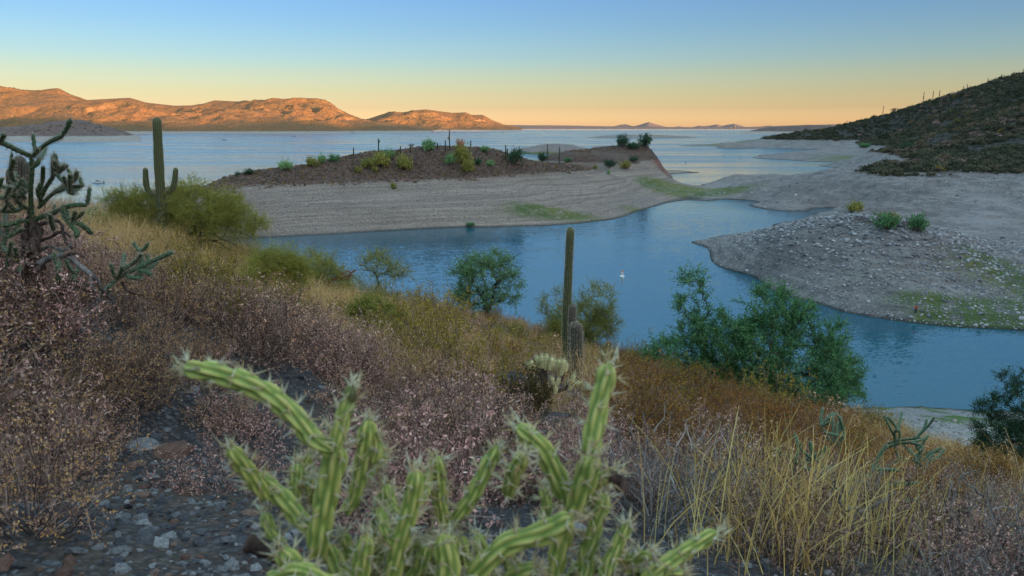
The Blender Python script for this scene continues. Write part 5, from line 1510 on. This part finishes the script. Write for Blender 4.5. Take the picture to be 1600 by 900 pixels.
def teddy_cholla(base, joints, stems, lab, rad, seed, name='teddy_bear_cholla'):
    base = np.array(base); Y = base[1]
    root = empty(name, base); tag(root, lab, 'cactus')
    rng = np.random.default_rng(seed)
    for pp in joints:
        P = np.array([at(a, b, Y) for a, b in pp]) - base; P[:, 1] += rng.uniform(-.15, .15)
        body, sp = cholla_joint(P, rad, rng, k=6, sides=14, spl=rad * .5, spr=rad * .08, nsp=14, tub=1.3, step=.6, amp=.25)
        o = body.build('joint', M_CREAMJ, root, True); sp.build('spines', F_CREAM, o)
    for pp, r in stems:
        P = np.array([at(a, b, Y) for a, b in pp]) - base
        Q, u = resample(P, 10); mb = MB(); mb.tube(Q, r * (1 + .1 * rng.normal(size=10)), 8); mb.build('stem', M_CORK, root, True)
teddy_cholla(hit(858, 640, 5), [[(836, 578), (832, 570), (829, 562)], [(842, 576), (840, 565), (838, 556)], [(848, 574), (847, 563), (846, 553)], [(852, 576), (853, 564), (854, 552)], [(858, 574), (861, 564), (862, 554)], [(862, 577), (865, 569), (866, 560)], [(876, 584), (879, 570), (881, 558)], [(882, 584), (884, 576), (886, 568)], [(872, 580), (874, 572), (876, 564)],
                                [(862, 604), (864, 596), (861, 588)], [(868, 602), (872, 595), (874, 588)], [(890, 602), (894, 592), (897, 582)], [(896, 604), (903, 600), (909, 596)], [(866, 612), (868, 606), (866, 600)], [(888, 608), (892, 602), (888, 594)], [(832, 580), (827, 574), (824, 568)]],
             [([(858, 648), (858, 620), (850, 598), (850, 574)], .055), ([(856, 615), (866, 602), (866, 592)], .04), ([(858, 610), (874, 596), (880, 580)], .04), ([(862, 615), (880, 608), (892, 602)], .035), ([(850, 590), (840, 580), (834, 574)], .04)],
             'cream spined teddy bear cholla beside the round dark bush', .047, 61)
teddy_cholla(hit(643, 482, 10), [[(643, 476), (642, 470), (640, 464)], [(645, 476), (646, 469), (648, 464)], [(641, 474), (638, 470), (636, 468)], [(646, 474), (650, 470), (652, 468)]], [([(643, 490), (643, 474)], .1)],
             'small dark cholla standing alone on the crest against the bay', .11, 62, 'cholla')
def cane_cholla(px, py, seed, h, lab, n=18):
    rng = np.random.default_rng(seed); base = np.array(hit(px, py, 2))
    root = empty('cane_cholla', base); tag(root, lab, 'cactus', 'teal chollas in the straw')
    tips = [(np.array([0, 0, -.05]), np.array([0, 0, 1.0]))]; k = 0
    while k < n and tips:
        p, d = tips.pop(0)
        L = h * rng.uniform(.22, .38)
        e = p + d * L; m = (p + e) / 2 + rng.normal(size=3) * L * .08
        body, sp = cholla_joint([p, m, e], rng.uniform(.016, .022), rng, k=6, sides=16, spl=.024, spr=.0008, nsp=4, tub=2.6, step=.7, amp=.4)
        o = body.build('joint', M_TEAL, root, True); sp.build('spines', F_SPINE, o); k += 1
        for _ in range(2 if rng.uniform() < .75 else 3):
            q = p + (e - p) * rng.uniform(.6, 1)
            dd = d * .7 + rng.normal(size=3) * .6; dd[2] = abs(dd[2]) * .7 + .15; tips.append((q, dd / np.linalg.norm(dd)))
for i, (px, py, h, lab) in enumerate(((1185, 735, .8, 'leftmost teal cholla, at the left end of the straw stalks'), (1230, 770, .7, 'teal cholla second from the left in the straw stalks'), (1300, 765, .9, 'teal cholla in the middle of the straw stalks'), (1368, 762, 1.0, 'tallest teal cholla behind the densest straw stalks'),
                                      (1432, 768, .95, 'dark teal cholla near the right end of the straw'), (1340, 800, .8, 'nearest teal cholla low among the straw stalks'), (1590, 800, .6, 'teal cholla at the right edge below the dark tree'))):
    cane_cholla(px, py, 800 + i, h, lab)

# ------------------------------------------------------------------ straw stalks, the round bush and other single plants
def singles():
    rng = np.random.default_rng(19)
    spots = [(1085, 800), (1120, 840), (1150, 815), (1175, 790), (1190, 840), (1215, 820), (1240, 850), (1255, 815), (1280, 840), (1300, 810), (1320, 850), (1345, 830), (1365, 860), (1385, 820), (1400, 850), (1425, 835), (1450, 815), (1470, 850), (1100, 870), (1210, 880), (1330, 890), (1420, 890), (1500, 870), (1540, 850), (1160, 885), (1290, 880), (1380, 790), (1230, 790), (1460, 790)]
    near = ['the leftmost teal cholla', 'the second teal cholla', 'the middle teal cholla', 'the tallest teal cholla', 'the dark teal cholla', 'the nearest teal cholla']
    cpx = [(1185, 735), (1230, 770), (1300, 765), (1368, 762), (1432, 768), (1340, 800)]
    seen = {}
    ords = ['closest', 'second closest', 'third closest', 'fourth closest', 'fifth closest', 'sixth closest', 'seventh closest', 'eighth closest', 'ninth closest', 'tenth closest']
    sp = sorted(spots, key=lambda a: min(math.hypot(a[0] - c[0], a[1] - c[1]) for c in cpx))
    for px, py in sp:
        b = hit(px, py, 1.5)
        j = min(range(6), key=lambda q: math.hypot(px - cpx[q][0], py - cpx[q][1])); k = seen.get(j, 0); seen[j] = k + 1
        put(STALK[rng.integers(3)], b, rng.uniform(.7, 1.1), rng.uniform(0, 6), 'straw_clump', 'clump of pale dry stalks, %s to %s' % (ords[min(k, 9)], near[j]), 'stalks', 'pale straw stalks at lower right')
    me = bush_mesh('round_bush', 881, .42, .62, 150, 7, 12, .028, [F_STEM, F_ROUND], lean=1.05)
    b = hit(815, 655, 5); s = b[1] / FPX
    put(me, b, (100 * s / .80, 100 * s / .80, 95 * s / .62), 0, 'round_bush', 'round dark brown bush left of the cream spined cholla', 'bush', None)
    for px, py, w, lab in ((50, 830, 330, 'big gold tipped shrub at the left edge beside the stony ground'), (10, 690, 260, 'gold tipped shrub below the dark cholla at the left edge'), (150, 640, 190, 'gold tipped shrub right of the dark cholla base')):
        b = hit(px, py, 1.5); s = w / FPX * math.hypot(b[0], b[1]) / .95
        put(GOLD[px % 2], b, s, px, 'gold_tipped_shrub', lab, 'shrub', 'gold tipped shrubs on the slope')
singles()
dead_branch('bare forked grey branch sticking out of the straw at lower right', [[(1300, 860), (1340, 800), (1315, 790), (1305, 745)], [(1340, 800), (1365, 790), (1400, 770)], [(1320, 795), (1330, 765), (1345, 750)]], hit(1300, 860, 2)[1], [.014, .009, .008], M_GREYBARK)
dead_branch('curved pale dead stem arching at the right bottom', [[(1500, 890), (1545, 835), (1580, 820), (1598, 790)], [(1555, 810), (1540, 780), (1500, 745), (1525, 735)]], hit(1500, 890, 2)[1], [.010, .008], M_GREYBARK)

# ------------------------------------------------------------------ things on the water
M_WHITE = plain('white_paint', (.78, .78, .76), .4); M_ORANGE = plain('orange_paint', (.75, .22, .04), .5); M_DARK = plain('dark_paint', (.05, .05, .06), .5); M_SKIN = plain('skin', (.42, .26, .19)); M_RED = plain('red_cloth', (.45, .07, .06)); M_CLOTH = plain('dark_cloth', (.04, .045, .06))
def lathe(prof, n=20):
    prof = np.array(prof, float); th = np.arange(n) * 2 * math.pi / n
    v = np.stack([prof[:, 0:1] * np.cos(th), prof[:, 0:1] * np.sin(th), np.repeat(prof[:, 1:2], n, 1)], -1).reshape(-1, 3)
    k = np.arange(n); k2 = (k + 1) % n
    f = np.concatenate([np.stack([i * n + k, i * n + k2, (i + 1) * n + k2, (i + 1) * n + k], 1) for i in range(len(prof) - 1)])
    mb = MB(); mb.add(v, f); return mb
def buoy():
    b = atz(972, 433, 0); root = empty('buoy', b); tag(root, 'white channel buoy with an orange top floating in the bay', 'buoy')
    lathe([(.01, -.35), (.45, -.3), (.55, .0), (.55, .3), (.42, .42), (.01, .42)]).build('float', M_WHITE, root, True)
    lathe([(.22, .42), (.2, 1.15), (.01, 1.15)], 14).build('pillar', M_WHITE, root, True)
    lathe([(.215, .7), (.225, .72), (.225, .9), (.215, .92)], 14).build('band', M_ORANGE, root, True)
    lathe([(.01, 1.15), (.2, 1.18), (.26, 1.4), (.15, 1.6), (.01, 1.65)], 14).build('top_mark', M_ORANGE, root, True)
buoy()
def hull_mb(L, W, H):
    x = np.linspace(-.5, .5, 15); mb = MB(); V = []
    for t in x:
        w = W * .5 * (1 - max(0, (t - .05) / .45) ** 2.2) + .01; k = .25 * max(0, t) ** 2
        V.append([(t * L, -w, H + k), (t * L, -w * .85, .05 + k), (t * L, 0, -.25 + k), (t * L, w * .85, .05 + k), (t * L, w, H + k), (t * L, w * .7, H * .75 + k), (t * L, -w * .7, H * .75 + k)])
    V = np.array(V); n = 7; k = np.arange(n); k2 = (k + 1) % n
    f = np.concatenate([np.stack([i * n + k, i * n + k2, (i + 1) * n + k2, (i + 1) * n + k], 1) for i in range(14)])
    mb.add(V.reshape(-1, 3), f); mb.add(V[0], [[0, 1, 6], [1, 5, 6], [1, 3, 5], [3, 4, 5], [1, 2, 3]]); return mb
def box_mb(c, s):
    c = np.array(c); s = np.array(s) / 2
    v = np.array([[x, y, z] for z in (-1, 1) for y in (-1, 1) for x in (-1, 1)]) * s + c
    mb = MB(); mb.add(v, [[0, 2, 3, 1], [4, 5, 7, 6], [0, 1, 5, 4], [2, 6, 7, 3], [0, 4, 6, 2], [1, 3, 7, 5]]); return mb
M_GLASS = plain('dark_glass', (.04, .05, .06), .15)
def boat(px, py, rz, s, lab, wake=0, hullm=None):
    b = atz(px, py, 0); root = empty('motor_boat', b, rz, s); tag(root, lab, 'boat', 'boats on the lake')
    h = hull_mb(6.2, 2.2, .75).build('hull', hullm or M_WHITE, root, True)
    mb = MB(); v = np.array([(.5, -.8, .7), (.5, .8, .7), (1.3, .5, .72), (1.3, -.5, .72), (.3, -.7, 1.35), (.3, .7, 1.35)]); mb.add(v, [[0, 1, 5, 4], [3, 2, 5, 4]]); mb.add(v, [[0, 3, 4], [1, 2, 5]])
    mb.build('windshield', M_GLASS, root)
    box_mb((-1.2, 0, .75), (.7, 1.5, .5)).build('seat', M_DARK, root); m = box_mb((-3.25, 0, .55), (.5, .5, .8)).build('motor', M_DARK, root)
    lathe([(.01, -.0), (.2, .0), (.22, .45), (.13, .6), (.12, .75), (.01, .9)], 10).build('driver', M_CLOTH, root, True, (-.5, .3, .7))
    return b
boat(153, 286, R(172), 1.25, 'white motor boat turning on the lake behind the dark cholla')
boat(350, 219.5, R(185), 1.6, 'small dark motor boat running left far out on the lake', hullm=M_DARK)
boat(460, 213.5, R(10), 1.6, 'dot like dark boat right of the running one', hullm=M_DARK)
boat(785, 208, R(0), 2.0, 'tiny dark boat in front of the smaller pointed mountain', hullm=M_DARK)
boat(710, 207, R(0), 2.0, 'tiny dark boat behind the tallest crest saguaro', hullm=M_DARK)
def wake(pts, w, h, lab):
    P, u = resample([atz(a, b, 0) for a, b in pts], 60); d, U, W = frames(P)
    d2 = d.copy(); n2 = np.stack([-d[:, 1], d[:, 0], np.zeros(60)], 1)
    k = np.linspace(.3, 1, 60)[:, None] * w
    off = np.array([-1, -.5, 0, .5, 1]); hh = np.array([-.06, .5, 1, .5, -.06]) * h
    V = P[:, None, :] + n2[:, None, :] * (off[None, :] * k)[..., None]; V[..., 2] = hh[None, :] * np.sin(np.linspace(.15, math.pi * .98, 60))[:, None] + .01
    mb = MB(); i = np.arange(59)[:, None] * 5 + np.arange(4)[None]
    mb.add(V.reshape(-1, 3), np.stack([i, i + 5, i + 6, i + 1], -1).reshape(-1, 4))
    tag(mb.build('wake', M_WATER, None, True), lab, kind='stuff')
wake([(160, 286.5), (185, 286), (207, 281), (200, 278), (180, 277.5), (150, 280)], 1.1, .16, 'curling wake of the turning white boat')
wake([(158, 288), (200, 290), (260, 291)], 1.0, .14, 'straight wake wave behind the white boat')
wake([(352, 219.5), (362, 218), (370, 217)], 2.0, .3, 'wake of the small dark running boat')
def small_float(px, py, lab):
    b = atz(px, py, 0); root = empty('marker_float', b); tag(root, lab, 'float', 'dark floats on the lake')
    lathe([(.01, -.3), (.5, -.2), (.6, .2), (.3, .5), (.01, .5)], 14).build('float', M_DARK, root, True); lathe([(.12, .5), (.1, 1.3), (.01, 1.35)], 8).build('pole', M_DARK, root, True)
small_float(1071, 254, 'dark float nearest the peninsula tip on the lake'); small_float(1131, 245, 'dark float in the middle of the narrow lake arm'); small_float(1156, 247.5, 'dark float close to the right spit')

def person(px, py):
    b = np.array(hit_shore(px, py)); root = empty('person', b, R(-110)); tag(root, 'person in a red top, dark trousers and dark hat standing at the gravel shore', 'person')
    def skin(name, verts, edges, rad, mat, lvl=2):
        me = bpy.data.meshes.new(name); me.from_pydata(verts, edges, [])
        o = bpy.data.objects.new(name, me); COL.objects.link(o); o.parent = root
        md = o.modifiers.new('skin', 'SKIN')
        if not me.skin_vertices: 
            me.attributes
        for i, r in enumerate(rad): me.skin_vertices[0].data[i].radius = (r, r) if not hasattr(r, '__len__') else r
        me.skin_vertices[0].data[0].use_root = True
        sd = o.modifiers.new('sub', 'SUBSURF'); sd.levels = lvl; sd.render_levels = lvl
        me.materials.append(mat)
        return o
    V = [(0, 0, .95), (0, 0, 1.15), (0, 0, 1.38), (0, 0, 1.5), (.02, 0, 1.62), (.02, 0, 1.74), (0, .1, .9), (.03, .12, .5), (0, .13, .08), (.14, .14, .04), (0, -.1, .9), (-.02, -.12, .5), (-.05, -.13, .08), (.09, -.14, .04),
         (0, .19, 1.4), (.03, .27, 1.14), (.2, .24, 1.0), (.28, .22, .98), (0, -.19, 1.4), (.05, -.26, 1.14), (.24, -.2, 1.05), (.32, -.18, 1.04)]
    E = [(0, 1), (1, 2), (2, 3), (3, 4), (4, 5), (0, 6), (6, 7), (7, 8), (8, 9), (0, 10), (10, 11), (11, 12), (12, 13), (2, 14), (14, 15), (15, 16), (16, 17), (2, 18), (18, 19), (19, 20), (20, 21)]
    Rd = [(.12, .15), (.11, .14), (.12, .17), .055, .09, .085, .09, .06, .04, .035, .09, .06, .04, .035, .055, .042, .032, .03, .055, .042, .032, .03]
    for nm, lo, m, grow_ in (('body', None, M_SKIN, 0),):
        me = bpy.data.meshes.new('body'); me.from_pydata(V, E, [])
        o = bpy.data.objects.new('body', me); COL.objects.link(o); o.parent = root
        o.modifiers.new('skin', 'SKIN'); bpy.context.view_layer.update()
        sv = me.skin_vertices[0].data if len(me.skin_vertices) else None
        if sv is not None:
            for i, r in enumerate(Rd): sv[i].radius = r if hasattr(r, '__len__') else (r, r)
            sv[0].use_root = True
        sd = o.modifiers.new('sub', 'SUBSURF'); sd.levels = 2; sd.render_levels = 2
        me.materials.append(m)
    mb = lathe([(.15, .93), (.17, 1.0), (.165, 1.2), (.2, 1.36), (.15, 1.46), (.07, 1.5)], 16); sh = mb.build('shirt', M_RED, root, True); sh.scale = (.85, 1.12, 1)
    for s in (-1, 1):
        mb = MB(); mb.tube([(0, s * .18, 1.42), (.02, s * .24, 1.28), (.04, s * .275, 1.14)], [.07, .066, .06], 10); mb.build('sleeve', M_RED, root, True)
        mb = MB(); mb.tube([(0, s * .09, .98), (.02, s * .115, .5), (-.01, s * .13, .1)], [.12, .085, .07], 10); mb.build('trouser_leg', M_CLOTH, root, True)
    lathe([(.16, 1.73), (.165, 1.745), (.1, 1.76), (.1, 1.84), (.01, 1.86)], 14).build('hat', M_CLOTH, root, True, (.02, 0, 0))
person(1430, 494)

# dam on the far shore
M_DAM = plain('dam_concrete', (.10, .095, .10)); M_TOWER = plain('pale_concrete', (.16, .14, .13))
def dam():
    a = np.array(atz(985, 203.4, 0)); c = np.array(atz(1160, 203.4, 0)); m = (a + c) / 2; root = empty('dam', m); tag(root, 'long low dark dam closing the far end of the lake', 'dam')
    L = np.linalg.norm(c - a); mb = MB()
    V = np.array([[(t * L, -30, -2), (t * L, 0, 22), (t * L, 12, 22), (t * L, 60, -2)] for t in np.linspace(-.5, .5, 25)])
    i = np.arange(24)[:, None] * 4 + np.arange(3)[None]; mb.add(V.reshape(-1, 3), np.stack([i, i + 4, i + 5, i + 1], -1).reshape(-1, 4)); mb.build('wall', M_DAM, root)
    for px in (1139, 1146):
        x = np.array(atz(px, 203.4, 0)) - m
        lathe([(6, -2), (6, 26), (8, 27), (8, 32), (.1, 35)], 12).build('intake_tower', M_TOWER, root, True, (x[0], x[1] - 45, 0))
dam()
